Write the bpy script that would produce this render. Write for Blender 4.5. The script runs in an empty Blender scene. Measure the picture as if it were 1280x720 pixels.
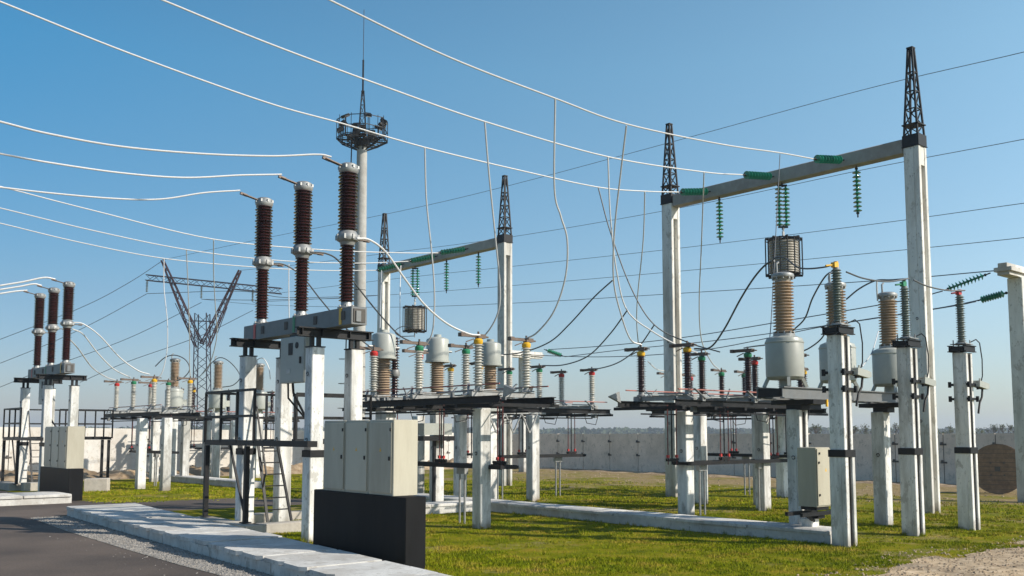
import bpy, math, random
from mathutils import Vector, Matrix, noise
random.seed(7)
R=math.radians
scene=bpy.context.scene
COL=scene.collection
# ------------------------------------------------------------------ camera model / yard grid
F=1200.0; HC=2.0; PITCH=R(5.2); PY=432.0
TH=R(40.5); CU,SU=math.cos(TH),math.sin(TH)
def ray(x,y):
    cx=(x-640)/F; cy=-(y-PY)/F
    return (cx, math.cos(PITCH)-cy*math.sin(PITCH), math.sin(PITCH)+cy*math.cos(PITCH))
def at_z(x,y,z=0.0):
    r=ray(x,y); t=(z-HC)/r[2]; return Vector((r[0]*t,r[1]*t,z))
def at_d(x,y,d):
    r=ray(x,y); t=d/r[1]; return Vector((r[0]*t,d,HC+r[2]*t))
def at_b(x,y,b):
    r=ray(x,y); rb=-r[0]*SU+r[1]*CU; t=b/rb; return Vector((r[0]*t,r[1]*t,HC+r[2]*t))
def W(a,b,z=0.0): return Vector((a*CU-b*SU, a*SU+b*CU, z))
# ------------------------------------------------------------------ materials
def newmat(name):
    m=bpy.data.materials.new(name); m.use_nodes=True
    nt=m.node_tree; return m,nt,nt.nodes['Principled BSDF']
def mat(name,col,rough=0.6,metal=0.0,var=0.15,scale=6.0,bump=0.1,dirt=None,dirt_amt=0.0,dirt_scale=2.0,spec=0.5,streak=False,chips=None):
    m,nt,bs=newmat(name); N=nt.nodes; L=nt.links
    tc=N.new('ShaderNodeTexCoord'); mp=N.new('ShaderNodeMapping'); L.new(tc.outputs['Object'],mp.inputs[0])
    if streak: mp.inputs['Scale'].default_value=(1,1,0.18)
    n1=N.new('ShaderNodeTexNoise'); n1.inputs['Scale'].default_value=scale; n1.inputs['Detail'].default_value=8; n1.inputs['Roughness'].default_value=.65
    L.new(mp.outputs[0],n1.inputs['Vector'])
    oi=N.new('ShaderNodeObjectInfo')
    cr=N.new('ShaderNodeValToRGB'); cr.color_ramp.elements[0].position=.3; cr.color_ramp.elements[1].position=.7
    c0=[max(0,c*(1-var)) for c in col]; c1=[min(1,c*(1+var*.6)) for c in col]
    cr.color_ramp.elements[0].color=(*c0,1); cr.color_ramp.elements[1].color=(*c1,1)
    L.new(n1.outputs['Fac'],cr.inputs[0]); out=cr.outputs[0]
    if dirt:
        n2=N.new('ShaderNodeTexNoise'); n2.inputs['Scale'].default_value=dirt_scale; n2.inputs['Detail'].default_value=10; n2.inputs['Roughness'].default_value=.7
        ad=N.new('ShaderNodeVectorMath'); ad.operation='ADD'; L.new(mp.outputs[0],ad.inputs[0]); L.new(oi.outputs['Location'],ad.inputs[1])
        L.new(ad.outputs[0],n2.inputs['Vector'])
        r2=N.new('ShaderNodeValToRGB'); r2.color_ramp.elements[0].position=.44; r2.color_ramp.elements[1].position=.66
        r2.color_ramp.elements[0].color=(0,0,0,1); r2.color_ramp.elements[1].color=(dirt_amt,dirt_amt,dirt_amt,1)
        L.new(n2.outputs['Fac'],r2.inputs[0])
        mx=N.new('ShaderNodeMixRGB'); L.new(r2.outputs[0],mx.inputs[0]); L.new(out,mx.inputs[1]); mx.inputs[2].default_value=(*dirt,1); out=mx.outputs[0]
    if chips:
        for sc,lo,hi,amt,cc in((4.5,.56,.60,.75,chips),(13,.60,.635,.8,[c*.6 for c in chips]),(1.6,.50,.64,.45,[c*1.25 for c in chips])):
            n3=N.new('ShaderNodeTexNoise'); n3.inputs['Scale'].default_value=sc; n3.inputs['Detail'].default_value=11; n3.inputs['Roughness'].default_value=.72
            a3=N.new('ShaderNodeVectorMath'); a3.operation='MULTIPLY_ADD'; a3.inputs[1].default_value=(1,1,.6); L.new(tc.outputs['Object'],a3.inputs[0]); L.new(oi.outputs['Location'],a3.inputs[2]); L.new(a3.outputs[0],n3.inputs['Vector'])
            m3=N.new('ShaderNodeMapRange'); m3.inputs['From Min'].default_value=lo; m3.inputs['From Max'].default_value=hi; m3.inputs['To Max'].default_value=amt; L.new(n3.outputs['Fac'],m3.inputs['Value'])
            x3=N.new('ShaderNodeMixRGB'); L.new(m3.outputs[0],x3.inputs[0]); L.new(out,x3.inputs[1]); x3.inputs[2].default_value=(*cc,1); out=x3.outputs[0]
    rv=N.new('ShaderNodeMapRange'); rv.inputs['To Min'].default_value=.88; rv.inputs['To Max'].default_value=1.06; L.new(oi.outputs['Random'],rv.inputs['Value'])
    mv=N.new('ShaderNodeVectorMath'); mv.operation='SCALE'; L.new(out,mv.inputs[0]); L.new(rv.outputs[0],mv.inputs['Scale']); out=mv.outputs[0]
    L.new(out,bs.inputs['Base Color'])
    bs.inputs['Roughness'].default_value=rough; bs.inputs['Metallic'].default_value=metal
    bs.inputs['Specular IOR Level'].default_value=spec
    if bump:
        b=N.new('ShaderNodeBump'); b.inputs['Strength'].default_value=bump; b.inputs['Distance'].default_value=.02
        L.new(n1.outputs['Fac'],b.inputs['Height']); L.new(b.outputs[0],bs.inputs['Normal'])
    return m
M={}
M['post']=mat('whitewashed_concrete',(.78,.77,.735),.85,0,.12,9,.25,(.24,.225,.195),.9,2.2,streak=True,chips=(.40,.38,.34))
M['gantry']=mat('gantry_concrete',(.70,.685,.64),.85,0,.12,7,.25,(.30,.27,.23),.8,1.2,streak=True,chips=(.38,.35,.30))
M['gbeam']=mat('beam_concrete',(.36,.34,.31),.85,0,.15,5,.25,(.22,.19,.16),.6,1.1)
M['slab']=mat('slab_concrete',(.60,.58,.54),.85,0,.14,6,.35,(.32,.30,.27),.6,1.6,chips=(.36,.33,.29))
M['block']=mat('block_concrete',(.47,.43,.37),.9,0,.15,8,.3,(.3,.25,.2),.5,2)
M['wall']=mat('wall_concrete',(.72,.61,.51),.9,0,.10,3,.2,(.44,.38,.31),.6,.55,chips=(.44,.38,.31))
M['wallw']=mat('white_wall_concrete',(.66,.63,.58),.9,0,.10,3,.2,(.46,.40,.33),.6,.6,chips=(.50,.45,.38))
M['joint']=mat('dark_joint_and_hollow',(.10,.09,.08),.9,0,.2,9,.1)  # joint colour, also on plates that paint the shade inside the breaker beam
M['black']=mat('black_painted_steel',(.010,.0105,.012),.5,0,.3,12,.08,(.03,.026,.024),.4,4,spec=.25)
M['blackbox']=mat('black_plinth_paint',(.012,.012,.013),.5,0,.25,3,.05,(.022,.02,.018),.4,2,streak=True,spec=.08)
M['grey']=mat('grey_steel_paint',(.16,.17,.175),.5,.2,.15,8,.08,(.16,.14,.12),.35,3)
M['galv']=mat('galvanised_steel',(.33,.335,.33),.5,.4,.2,14,.1,(.2,.17,.14),.4,6)
M['cab']=mat('beige_cabinet_paint',(.47,.435,.34),.45,0,.05,2,.02,(.30,.26,.19),.55,1.3,streak=True)
M['tank']=mat('tank_grey_paint',(.38,.39,.35),.4,0,.06,3,.03,(.25,.25,.23),.35,2)
M['brown']=mat('brown_porcelain',(.035,.010,.009),.14,0,.25,5,.0)
M['dkbrown']=mat('dark_glazed_porcelain',(.035,.014,.014),.16,0,.25,5,0)
M['tan']=mat('tan_porcelain',(.42,.31,.215),.3,0,.2,5,0)
M['white_por']=mat('white_porcelain',(.56,.54,.48),.3,0,.15,8,0,(.36,.32,.27),.4,4)
M['polymer']=mat('grey_green_silicone',(.13,.155,.135),.45,0,.1,8,.02)
M['green_glass']=mat('green_glass_disc',(.02,.24,.15),.08,0,.2,5,0)
M['wire']=mat('aluminium_conductor',(.62,.61,.60),.5,.2,.1,30,0)
M['dwire']=mat('weathered_conductor',(.10,.105,.11),.5,.4,.15,30,0)
M['fwire']=mat('distant_conductor',(.09,.11,.14),.6,.2,.1,10,0)
M['arm']=mat('tarnished_contact_arm',(.13,.095,.075),.5,.4,.3,14,.05)
M['red']=mat('red_paint',(.50,.03,.025),.45,0,.15,9,0)
M['yellow']=mat('yellow_paint',(.75,.42,.02),.45,0,.15,9,0)
M['green']=mat('green_paint',(.02,.20,.09),.45,0,.15,9,0)
M['rodred']=mat('faded_red_rod',(.40,.13,.10),.55,0,.2,9,0)
M['dkred']=mat('dark_red_rod',(.13,.02,.018),.5,0,.2,9,0)
M['wood']=mat('weathered_wood',(.26,.165,.10),.85,0,.35,7,.4,(.13,.09,.065),.6,2)
M['maroon']=mat('maroon_lattice_paint',(.055,.022,.026),.6,.1,.2,5,0)
M['navy']=mat('dark_lattice_paint',(.045,.045,.065),.6,.1,.2,5,0)
M['mast']=mat('mast_concrete',(.42,.41,.38),.85,0,.15,5,.2,(.25,.23,.2),.6,1.5)
M['lamp']=mat('floodlight_glass',(.5,.5,.48),.15,.3,.05,5,0)
M['coil']=mat('aluminium_coil',(.38,.35,.30),.45,.3,.35,8,.1)
M['bark']=mat('tree_bark',(.13,.10,.085),.9,0,.3,6,.1)
M['leaf']=mat('spring_leaves',(.10,.12,.035),.8,0,.35,.5,0)
M['forest']=mat('far_forest_leaves',(.055,.075,.035),.9,0,.4,.03,0)
def vert_dirt(m,z0=.0,z1=.5,col=(.16,.12,.07)):
    """ground splash stain that clings to the foot of a post (object z)"""
    nt=m.node_tree;N=nt.nodes;L=nt.links;bs=N['Principled BSDF']
    src=bs.inputs['Base Color'].links[0].from_socket
    g=N.new('ShaderNodeTexCoord'); s=N.new('ShaderNodeSeparateXYZ'); L.new(g.outputs['Object'],s.inputs[0])
    n=N.new('ShaderNodeTexNoise'); n.inputs['Scale'].default_value=5; L.new(g.outputs['Object'],n.inputs['Vector'])
    ad=N.new('ShaderNodeMath'); ad.operation='MULTIPLY_ADD'; ad.inputs[1].default_value=-.5; L.new(n.outputs['Fac'],ad.inputs[0]); L.new(s.outputs['Z'],ad.inputs[2])
    mr=N.new('ShaderNodeMapRange'); mr.inputs['From Min'].default_value=z0-.25; mr.inputs['From Max'].default_value=z1-.25; mr.inputs['To Min'].default_value=.55; mr.inputs['To Max'].default_value=0
    L.new(ad.outputs[0],mr.inputs['Value'])
    mx=N.new('ShaderNodeMixRGB'); L.new(mr.outputs[0],mx.inputs[0]); L.new(src,mx.inputs[1]); mx.inputs[2].default_value=(*col,1)
    L.new(mx.outputs[0],bs.inputs['Base Color'])
vert_dirt(M['post'],0,.28); vert_dirt(M['gantry'],0,.35)
# ------------------------------------------------------------------ mesh builder
class MB:
    def __init__(s): s.v=[];s.f=[];s.sm=[]
    def add(s,vs,fs,smooth=False):
        o=len(s.v); s.v+=[tuple(v) for v in vs]; s.f+=[tuple(i+o for i in f) for f in fs]; s.sm+=[smooth]*len(fs); return s
    def box(s,c,d,rz=0,tilt=None,taper=1.0):
        cx,cy,cz=c; dx,dy,dz=d[0]/2,d[1]/2,d[2]/2; vs=[]
        for z in (-dz,dz):
            k=taper if z>0 else 1
            for x,y in((-dx,-dy),(dx,-dy),(dx,dy),(-dx,dy)): vs.append(Vector((x*k,y*k,z)))
        m=Matrix.Rotation(rz,3,'Z')
        if tilt: m=m@Matrix.Rotation(tilt[1],3,tilt[0])
        vs=[m@v+Vector(c) for v in vs]
        return s.add(vs,[(0,3,2,1),(4,5,6,7),(0,1,5,4),(1,2,6,5),(2,3,7,6),(3,0,4,7)])
    def bbox(s,c,d,bv=.012,taper=1.0):
        """vertical prism with chamfered vertical edges and top edge"""
        dx,dy=d[0]/2,d[1]/2
        def ring(dx,dy,z,b):
            return [(-dx+b,-dy,z),(dx-b,-dy,z),(dx,-dy+b,z),(dx,dy-b,z),(dx-b,dy,z),(-dx+b,dy,z),(-dx,dy-b,z),(-dx,-dy+b,z)]
        z0=-d[2]/2; z1=d[2]/2
        rs=[ring(dx,dy,z0,bv),ring(dx*taper,dy*taper,z1-bv,bv),ring((dx-bv)*taper,(dy-bv)*taper,z1,bv)]
        vs=[Vector(p)+Vector(c) for r in rs for p in r]; fs=[]
        for k in range(2):
            for i in range(8): j=(i+1)%8; fs.append((k*8+i,k*8+j,(k+1)*8+j,(k+1)*8+i))
        fs.append(tuple(range(16,24))); fs.append(tuple(reversed(range(8))))
        return s.add(vs,fs)
    def bar(s,p0,p1,w=.05,h=None,up=(0,0,1)):
        p0,p1=Vector(p0),Vector(p1); h=h or w; d=(p1-p0).normalized(); u=Vector(up)
        if abs(d.dot(u))>.98: u=Vector((1,0,0))
        x=d.cross(u).normalized(); y=x.cross(d).normalized()
        vs=[p+x*(a*w/2)+y*(b*h/2) for p in(p0,p1) for a,b in((-1,-1),(1,-1),(1,1),(-1,1))]
        return s.add(vs,[(0,1,2,3),(7,6,5,4),(0,4,5,1),(1,5,6,2),(2,6,7,3),(3,7,4,0)])
    def tube(s,pts,r,n=8,cap=True):
        pts=[Vector(p) for p in pts]; rings=[]; k=len(pts); prev=None
        for i,p in enumerate(pts):
            t=(pts[min(i+1,k-1)]-pts[max(i-1,0)]).normalized()
            if prev is None:
                a=Vector((0,0,1)) if abs(t.z)<.9 else Vector((1,0,0)); x=t.cross(a).normalized()
            else: x=(prev-t*prev.dot(t)).normalized()
            prev=x; y=t.cross(x); rr=r[i] if isinstance(r,(list,tuple)) else r
            rings.append([p+(x*math.cos(2*math.pi*j/n)+y*math.sin(2*math.pi*j/n))*rr for j in range(n)])
        vs=[v for q in rings for v in q]; fs=[]
        for i in range(k-1):
            for j in range(n): jj=(j+1)%n; fs.append((i*n+j,i*n+jj,(i+1)*n+jj,(i+1)*n+j))
        s.add(vs,fs,True)
        if cap: 
            s.add(rings[0],[tuple(reversed(range(n)))]); s.add(rings[-1],[tuple(range(n))])
        return s
    def lathe(s,prof,n=20,M4=None,smooth=True):
        vs=[];k=len(prof)
        for r,z in prof:
            for j in range(n): a=2*math.pi*j/n; v=Vector((r*math.cos(a),r*math.sin(a),z)); vs.append(M4@v if M4 else v)
        fs=[(i*n+j,i*n+(j+1)%n,(i+1)*n+(j+1)%n,(i+1)*n+j) for i in range(k-1) for j in range(n)]
        return s.add(vs,fs,smooth)
    def build(s,name,m,parent=None,loc=None,rz=0):
        me=bpy.data.meshes.new(name); me.from_pydata(s.v,[],s.f); me.materials.append(M[m] if isinstance(m,str) else m)
        me.polygons.foreach_set('use_smooth',s.sm); me.set_sharp_from_angle(angle=R(38)); me.update()
        o=bpy.data.objects.new(name,me); COL.objects.link(o)
        if parent: o.parent=parent
        if loc is not None: o.location=loc
        o.rotation_euler.z=rz
        return o
def tag(o,label=None,cat=None,group=None,kind=None):
    for k,v in(('label',label),('category',cat),('group',group),('kind',kind)):
        if v: o[k]=v
    return o
def thing(name,label,cat,loc=(0,0,0),rz=TH,group=None):
    o=bpy.data.objects.new(name,None); COL.objects.link(o); o.location=loc; o.rotation_euler.z=rz; o.empty_display_size=.2
    return tag(o,label,cat,group)
def children(o): return [c for c in COL.objects if c.parent==o]
def copy_tree(o,loc=None,rz=None,label=None,parent=None):
    kids=children(o); c=o.copy(); COL.objects.link(c)
    if parent: c.parent=parent
    if loc is not None: c.location=loc
    if rz is not None: c.rotation_euler.z=rz
    if label: c['label']=label
    for k in kids: copy_tree(k,parent=c)
    return c
def sheds(z0,z1,rc,rs,n,alt=0.0):
    """insulator profile: core rc, shed rs, n sheds"""
    p=[(0.001,z0),(rc*1.05,z0)]; st=(z1-z0)/n
    for i in range(n):
        z=z0+i*st; r=rs-(alt if i%2 else 0)
        p+=[(rc,z+st*.10),(rc*1.04,z+st*.34),(r,z+st*.42),(r*1.0,z+st*.52),(rc*1.12,z+st*.78)]
    p+=[(rc,z1),(0.001,z1)]; return p
def cyl(r,z0,z1,b=.01): return [(0.001,z0),(r-b,z0),(r,z0+b),(r,z1-b),(r-b,z1),(0.001,z1)]
# ------------------------------------------------------------------ ground, road, ducts
def sheet(name,poly,z,m,kind='structure'):
    me=bpy.data.meshes.new(name); me.from_pydata([(p[0],p[1],z) for p in poly],[],[tuple(range(len(poly)))]); me.materials.append(m); me.update()
    if me.polygons[0].normal.z<0: me.flip_normals()
    o=bpy.data.objects.new(name,me); COL.objects.link(o); o['kind']=kind; return o
def ground_mat():
    m,nt,bs=newmat('grass_ground'); N=nt.nodes;L=nt.links
    g=N.new('ShaderNodeTexCoord'); P=g.outputs['Object']
    def noise_(sc,det=8,ro=.6):
        n=N.new('ShaderNodeTexNoise'); n.inputs['Scale'].default_value=sc; n.inputs['Detail'].default_value=det; n.inputs['Roughness'].default_value=ro; L.new(P,n.inputs['Vector']); return n.outputs['Fac']
    def ramp(f,stops):
        r=N.new('ShaderNodeValToRGB'); e=r.color_ramp.elements
        while len(e)<len(stops): e.new(.5)
        for k,(p,c) in zip(e,stops): k.position=p; k.color=(*c,1)
        L.new(f,r.inputs[0]); return r.outputs[0]
    green=ramp(noise_(1.3),[(.30,(.095,.115,.003)),(.5,(.18,.185,.004)),(.68,(.29,.215,.022))])
    fine=ramp(noise_(22,4,.8),[(.3,(.45,.45,.45)),(.7,(1.25,1.25,1.2))])
    mu=N.new('ShaderNodeMixRGB'); mu.blend_type='MULTIPLY'; mu.inputs[0].default_value=.8; L.new(green,mu.inputs[1]); L.new(fine,mu.inputs[2])
    dry=ramp(noise_(3.5,9,.75),[(.3,(.15,.105,.045)),(.52,(.27,.20,.10)),(.7,(.42,.34,.22))])
    # dryness grows towards the walls: along the yard axis
    s=N.new('ShaderNodeSeparateXYZ'); L.new(P,s.inputs[0])
    a=N.new('ShaderNodeMath'); a.operation='MULTIPLY'; a.inputs[1].default_value=SU; L.new(s.outputs['Y'],a.inputs[0])
    b=N.new('ShaderNodeMath'); b.operation='MULTIPLY_ADD'; b.inputs[1].default_value=CU; L.new(s.outputs['X'],b.inputs[0]); L.new(a.outputs[0],b.inputs[2])
    mr=N.new('ShaderNodeMapRange'); mr.inputs['From Min'].default_value=23; mr.inputs['From Max'].default_value=38; mr.inputs['To Min'].default_value=0; mr.inputs['To Max'].default_value=.30; L.new(b.outputs[0],mr.inputs['Value'])
    big=noise_(.22,6,.6)
    ad=N.new('ShaderNodeMath'); ad.operation='ADD'; L.new(mr.outputs[0],ad.inputs[0]); L.new(big,ad.inputs[1])
    md=noise_(1.1,8,.75)
    ad2=N.new('ShaderNodeMath'); ad2.operation='MULTIPLY_ADD'; ad2.inputs[1].default_value=.5; L.new(md,ad2.inputs[0]); L.new(ad.outputs[0],ad2.inputs[2])
    msk=N.new('ShaderNodeMapRange'); msk.inputs['From Min'].default_value=.79; msk.inputs['From Max'].default_value=.95; L.new(ad2.outputs[0],msk.inputs['Value'])
    mx=N.new('ShaderNodeMixRGB'); L.new(msk.outputs[0],mx.inputs[0]); L.new(mu.outputs[0],mx.inputs[1]); L.new(dry,mx.inputs[2])
    L.new(mx.outputs[0],bs.inputs['Base Color']); bs.inputs['Roughness'].default_value=.95; bs.inputs['Specular IOR Level'].default_value=.04
    bp=N.new('ShaderNodeBump'); bp.inputs['Strength'].default_value=.6; bp.inputs['Distance'].default_value=.05; L.new(noise_(14,6,.7),bp.inputs['Height']); L.new(bp.outputs[0],bs.inputs['Normal'])
    return m
def rough_mat(name,c0,c1,c2,sc,bump=.5,sc2=None):
    m,nt,bs=newmat(name); N=nt.nodes;L=nt.links; g=N.new('ShaderNodeTexCoord')
    n=N.new('ShaderNodeTexNoise'); n.inputs['Scale'].default_value=sc; n.inputs['Detail'].default_value=10; n.inputs['Roughness'].default_value=.75; L.new(g.outputs['Object'],n.inputs['Vector'])
    r=N.new('ShaderNodeValToRGB'); e=r.color_ramp.elements; e.new(.5)
    for k,(p,c) in zip(e,((.3,c0),(.5,c1),(.7,c2))): k.position=p;k.color=(*c,1)
    L.new(n.outputs['Fac'],r.inputs[0]); out=r.outputs[0]
    if sc2:
        n2=N.new('ShaderNodeTexNoise'); n2.inputs['Scale'].default_value=sc2; n2.inputs['Detail'].default_value=5; L.new(g.outputs['Object'],n2.inputs['Vector'])
        r2=N.new('ShaderNodeValToRGB'); r2.color_ramp.elements[0].position=.35; r2.color_ramp.elements[1].position=.65; r2.color_ramp.elements[0].color=(.66,.66,.67,1); r2.color_ramp.elements[1].color=(1.32,1.27,1.20,1); L.new(n2.outputs['Fac'],r2.inputs[0])
        mu=N.new('ShaderNodeMixRGB'); mu.blend_type='MULTIPLY'; mu.inputs[0].default_value=1; L.new(out,mu.inputs[1]); L.new(r2.outputs[0],mu.inputs[2]); out=mu.outputs[0]
    L.new(out,bs.inputs['Base Color']); bs.inputs['Roughness'].default_value=.9; bs.inputs['Specular IOR Level'].default_value=.25
    bp=N.new('ShaderNodeBump'); bp.inputs['Strength'].default_value=bump; bp.inputs['Distance'].default_value=.03; L.new(n.outputs['Fac'],bp.inputs['Height']); L.new(bp.outputs[0],bs.inputs['Normal'])
    return m
GM=ground_mat()
RM=rough_mat('asphalt',(.075,.058,.048),(.105,.084,.071),(.155,.128,.108),30,.25,.35)
GRM=rough_mat('gravel_bed',(.12,.11,.10),(.28,.26,.235),(.48,.45,.42),16,.8)
SAM=rough_mat('sandy_rubble',(.22,.155,.09),(.42,.32,.21),(.60,.49,.36),5,.9,.9)
DBM=rough_mat('dirt_bank',(.16,.11,.065),(.33,.24,.15),(.50,.40,.28),3,.9,.4)
S=1250
sheet('ground',[(-S,-60),(S,-60),(S,1850),(-S,1850)],0,GM)
g=lambda pts:[at_z(x,y) for x,y in pts]
# road: main carriageway along the left, with the crossing branch behind the walkway
road=[W(-30,-12),W(5.2,-12),W(5.4,6)]+g([(275,720),(225,707),(150,685),(82,664),(50,652)])+[W(6.9,25.0),W(10,24.7),W(13.9,24.4),W(14.4,26),W(14.1,28.0),W(9.9,28.6),W(8.6,30.4),W(8.2,44),W(-30,44)]
sheet('road',road,.004,RM)
# gravel strip between road and walkway
gr=[(275,720),(225,707),(150,685),(82,664),(50,652),(36,648)]
gl=[at_z(x,y) for x,y in gr]; 
grav=[W(5.5,5)]+gl+[W(7.3,24.8),W(6.9,20),W(6.75,15),W(6.6,5)]
sheet('gravel_strip',grav,.010,GRM)
def in_poly(x,y,poly):
    c=False; n=len(poly)
    for i in range(n):
        x1,y1=poly[i][0],poly[i][1]; x2,y2=poly[(i+1)%n][0],poly[(i+1)%n][1]
        if (y1>y)!=(y2>y) and x<(x2-x1)*(y-y1)/(y2-y1)+x1: c=not c
    return c
def pebbles(name,poly,n,smin,smax,m,z=.0,edge=0):
    xs=[p[0] for p in poly]; ys=[p[1] for p in poly]; mb=MB(); k=0; tries=0
    while k<n and tries<n*30:
        tries+=1; x=random.uniform(min(xs),max(xs)); y=random.uniform(min(ys),max(ys))
        if not in_poly(x,y,poly): continue
        s=random.uniform(smin,smax)*(random.random()**.6+.3); q=random.uniform(0,6.28)
        vs=[]
        for j in range(5):
            a=q+j*1.2566; rr=s*random.uniform(.7,1.15); vs.append((x+rr*math.cos(a),y+rr*math.sin(a),z))
        a=random.uniform(0,6.28); vs.append((x+s*.25*math.cos(a),y+s*.25*math.sin(a),z+s*random.uniform(.5,1.0)))
        vs+= [(x+.55*(v[0]-x),y+.55*(v[1]-y),z+s*random.uniform(.45,.8)) for v in vs[:5]]
        fs=[(j,(j+1)%5,6+(j+1)%5,6+j) for j in range(5)]+[(6+j,6+(j+1)%5,5) for j in range(5)]
        mb.add(vs,fs); k+=1
    return mb.build(name,m)
PBM=mat('grey_gravel_stones',(.30,.275,.245),.9,0,.6,9,.2)
tag(pebbles('gravel',[p for p in grav if p.y>6],17000,.008,.021,PBM,.008),kind='stuff')
mx_=pebbles('loose_stones',[W(5.0,9),W(5.6,9)]+gl+[W(5.6,24),W(5.2,16)],90,.006,.014,PBM,.004); tag(mx_,kind='stuff')
# sandy rubble lower right
sand=g([(1085,722),(1120,706),(1150,700),(1172,696),(1195,699),(1215,692),(1240,687),(1262,686),(1290,676),(1340,668),(1420,690)])+[Vector((9,8,0)),Vector((4,10.5,0))]
def ragged(poly,amp,step=.35):
    out=[]; n=len(poly)
    for i in range(n):
        p,q=Vector(poly[i]),Vector(poly[(i+1)%n]); L_=(q-p).length; k=max(1,int(L_/step))
        for j in range(k):
            v=p.lerp(q,j/k); d=noise.noise_vector(v*1.7)*amp; out.append((v.x+d.x,v.y+d.y,0))
    return out
sandr=ragged(sand,.35,.2); sheet('sand_patch',sandr,.008,SAM)
SAP=mat('pale_rubble',(.42,.31,.20),.95,0,.45,9,.3)
tag(pebbles('rubble',sandr,5000,.006,.028,SAP,.006),kind='stuff')
spill=g([(960,722),(1040,716),(1085,702),(1110,692),(1160,684),(1200,686),(1290,668),(1290,690),(1150,705),(1085,724)])
tag(pebbles('scattered_rubble',spill,420,.006,.026,SAP,.006),kind='stuff')
far_rub=[W(26,14),W(33,12),W(35.5,26),W(35,40),W(31,40),W(29,26)]
tag(pebbles('scattered_rubble',far_rub,500,.012,.045,SAP,.0),kind='stuff')
# grass blades (near yard)
def grass(name,n,reg,h0,h1,m,w=.012,avoid=()):
    mb=MB(); xs=[p[0] for p in reg]; ys=[p[1] for p in reg]; k=0
    V=[];Fc=[]
    while k<n:
        x=random.uniform(min(xs),max(xs)); y=random.uniform(min(ys),max(ys))
        if not in_poly(x,y,reg): continue
        if any(in_poly(x,y,a) for a in avoid): continue
        nz=noise.noise(Vector((x*.5,y*.5,0)))+.6*noise.noise(Vector((x*1.8,y*1.8,3)))
        if nz< .02 and random.random()<.9: continue
        aa=x*CU+y*SU
        if aa>21 and random.random()<(aa-21)/9: k+=.5; continue
        k+=1
        for t in range(3):
            bx=x+random.gauss(0,.03); by=y+random.gauss(0,.03); q=random.uniform(0,6.28); h=random.uniform(h0,h1)*(1+.6*nz); l=h*random.uniform(.1,.7); a2=random.uniform(0,6.28)
            i=len(V); c,s_=math.cos(q)*w,math.sin(q)*w
            V+=[(bx-c,by-s_,0),(bx+c,by+s_,0),(bx+l*math.cos(a2),by+l*math.sin(a2),h)]; Fc.append((i,i+1,i+2))
    me=bpy.data.meshes.new(name); me.from_pydata(V,[],Fc); me.materials.append(m); o=bpy.data.objects.new(name,me); COL.objects.link(o); o['kind']='stuff'; return o
def blade_mat():
    m,nt,bs=newmat('grass_blades'); N=nt.nodes;L=nt.links; gq=N.new('ShaderNodeTexCoord')
    n=N.new('ShaderNodeTexNoise'); n.inputs['Scale'].default_value=1.1; n.inputs['Detail'].default_value=8; n.inputs['Roughness'].default_value=.75; L.new(gq.outputs['Object'],n.inputs['Vector'])
    r=N.new('ShaderNodeValToRGB'); e=r.color_ramp.elements; e.new(.5)
    for k,(p,c) in zip(e,((.36,(.10,.14,.003)),(.5,(.215,.235,.004)),(.62,(.39,.28,.045)))): k.position=p;k.color=(*c,1)
    L.new(n.outputs['Fac'],r.inputs[0]); L.new(r.outputs[0],bs.inputs['Base Color']); bs.inputs['Roughness'].default_value=.7; bs.inputs['Specular IOR Level'].default_value=.06
    return m
BLM=blade_mat()
reg=[tuple(at_z(x,y)) for x,y in((500,724),(1290,724))]+[W(22,6),W(24,14),W(18,22),W(14.6,22),W(10,20),W(7.9,17)]
avoid=[sandr,[W(15.7,9.3),W(16.5,9.3),W(16.5,24),W(15.7,24)]]
grass('grass',60000,reg,.018,.042,BLM,.006,avoid)
reg2=[W(8.9,28.6),W(22,24),W(24,40),W(10,40)]
grass('grass',12000,reg2,.02,.05,BLM,.016)
reg3=[W(16.6,9),W(20,3),W(31,3),W(31,33),W(16.6,33)]
grass('grass',24000,reg3,.02,.05,BLM,.014)
tm=[]; rt=random.Random(21); TV=[];TF=[]
regt=reg[:2]+[W(24,4),W(28,12),W(26,30),W(17,30),W(14.6,22),W(10,20),W(7.9,17)]
cs=[]
xs=[p[0] for p in regt]; ys=[p[1] for p in regt]
while len(cs)<520:
    x=rt.uniform(min(xs),max(xs)); y=rt.uniform(min(ys),max(ys))
    if in_poly(x,y,regt) and not any(in_poly(x,y,a) for a in avoid): cs.append((x,y,rt.uniform(.04,.12),rt.uniform(.05,.13)))
for (a_,b_) in((12.86,16.05),(18.25,14.95),(21.3,14.9),(19.0,21.3),(15.7,9.3),(18.42,9.41),(20.36,9.2),(23.8,11.75),(23.8,19.95),(16.5,10.72),(19.82,10.79),(8.85,16.05),(9.69,16.05),(21.9,17.4)):
    p=W(a_,b_)
    for k in range(9): q=rt.uniform(0,6.28); cs.append((p.x+.22*math.cos(q),p.y+.22*math.sin(q),.05,rt.uniform(.06,.16)))
for b10 in range(93,240,2):
    for a_ in(15.66,16.52):
        if rt.random()<.55: p=W(a_+rt.uniform(-.04,.04),b10/10); cs.append((p.x,p.y,.05,rt.uniform(.04,.11)))
for (x,y,rad,h) in cs:
    for k in range(22):
        bx=x+rt.gauss(0,rad*.5); by=y+rt.gauss(0,rad*.5); q=rt.uniform(0,6.28); l=h*rt.uniform(.1,.8); c,s_=math.cos(q)*.005,math.sin(q)*.005; i=len(TV); hh=h*rt.uniform(.5,1)
        TV+=[(bx-c,by-s_,0),(bx+c,by+s_,0),(bx+l*math.cos(q+1),by+l*math.sin(q+1),hh)]; TF.append((i,i+1,i+2))
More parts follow.
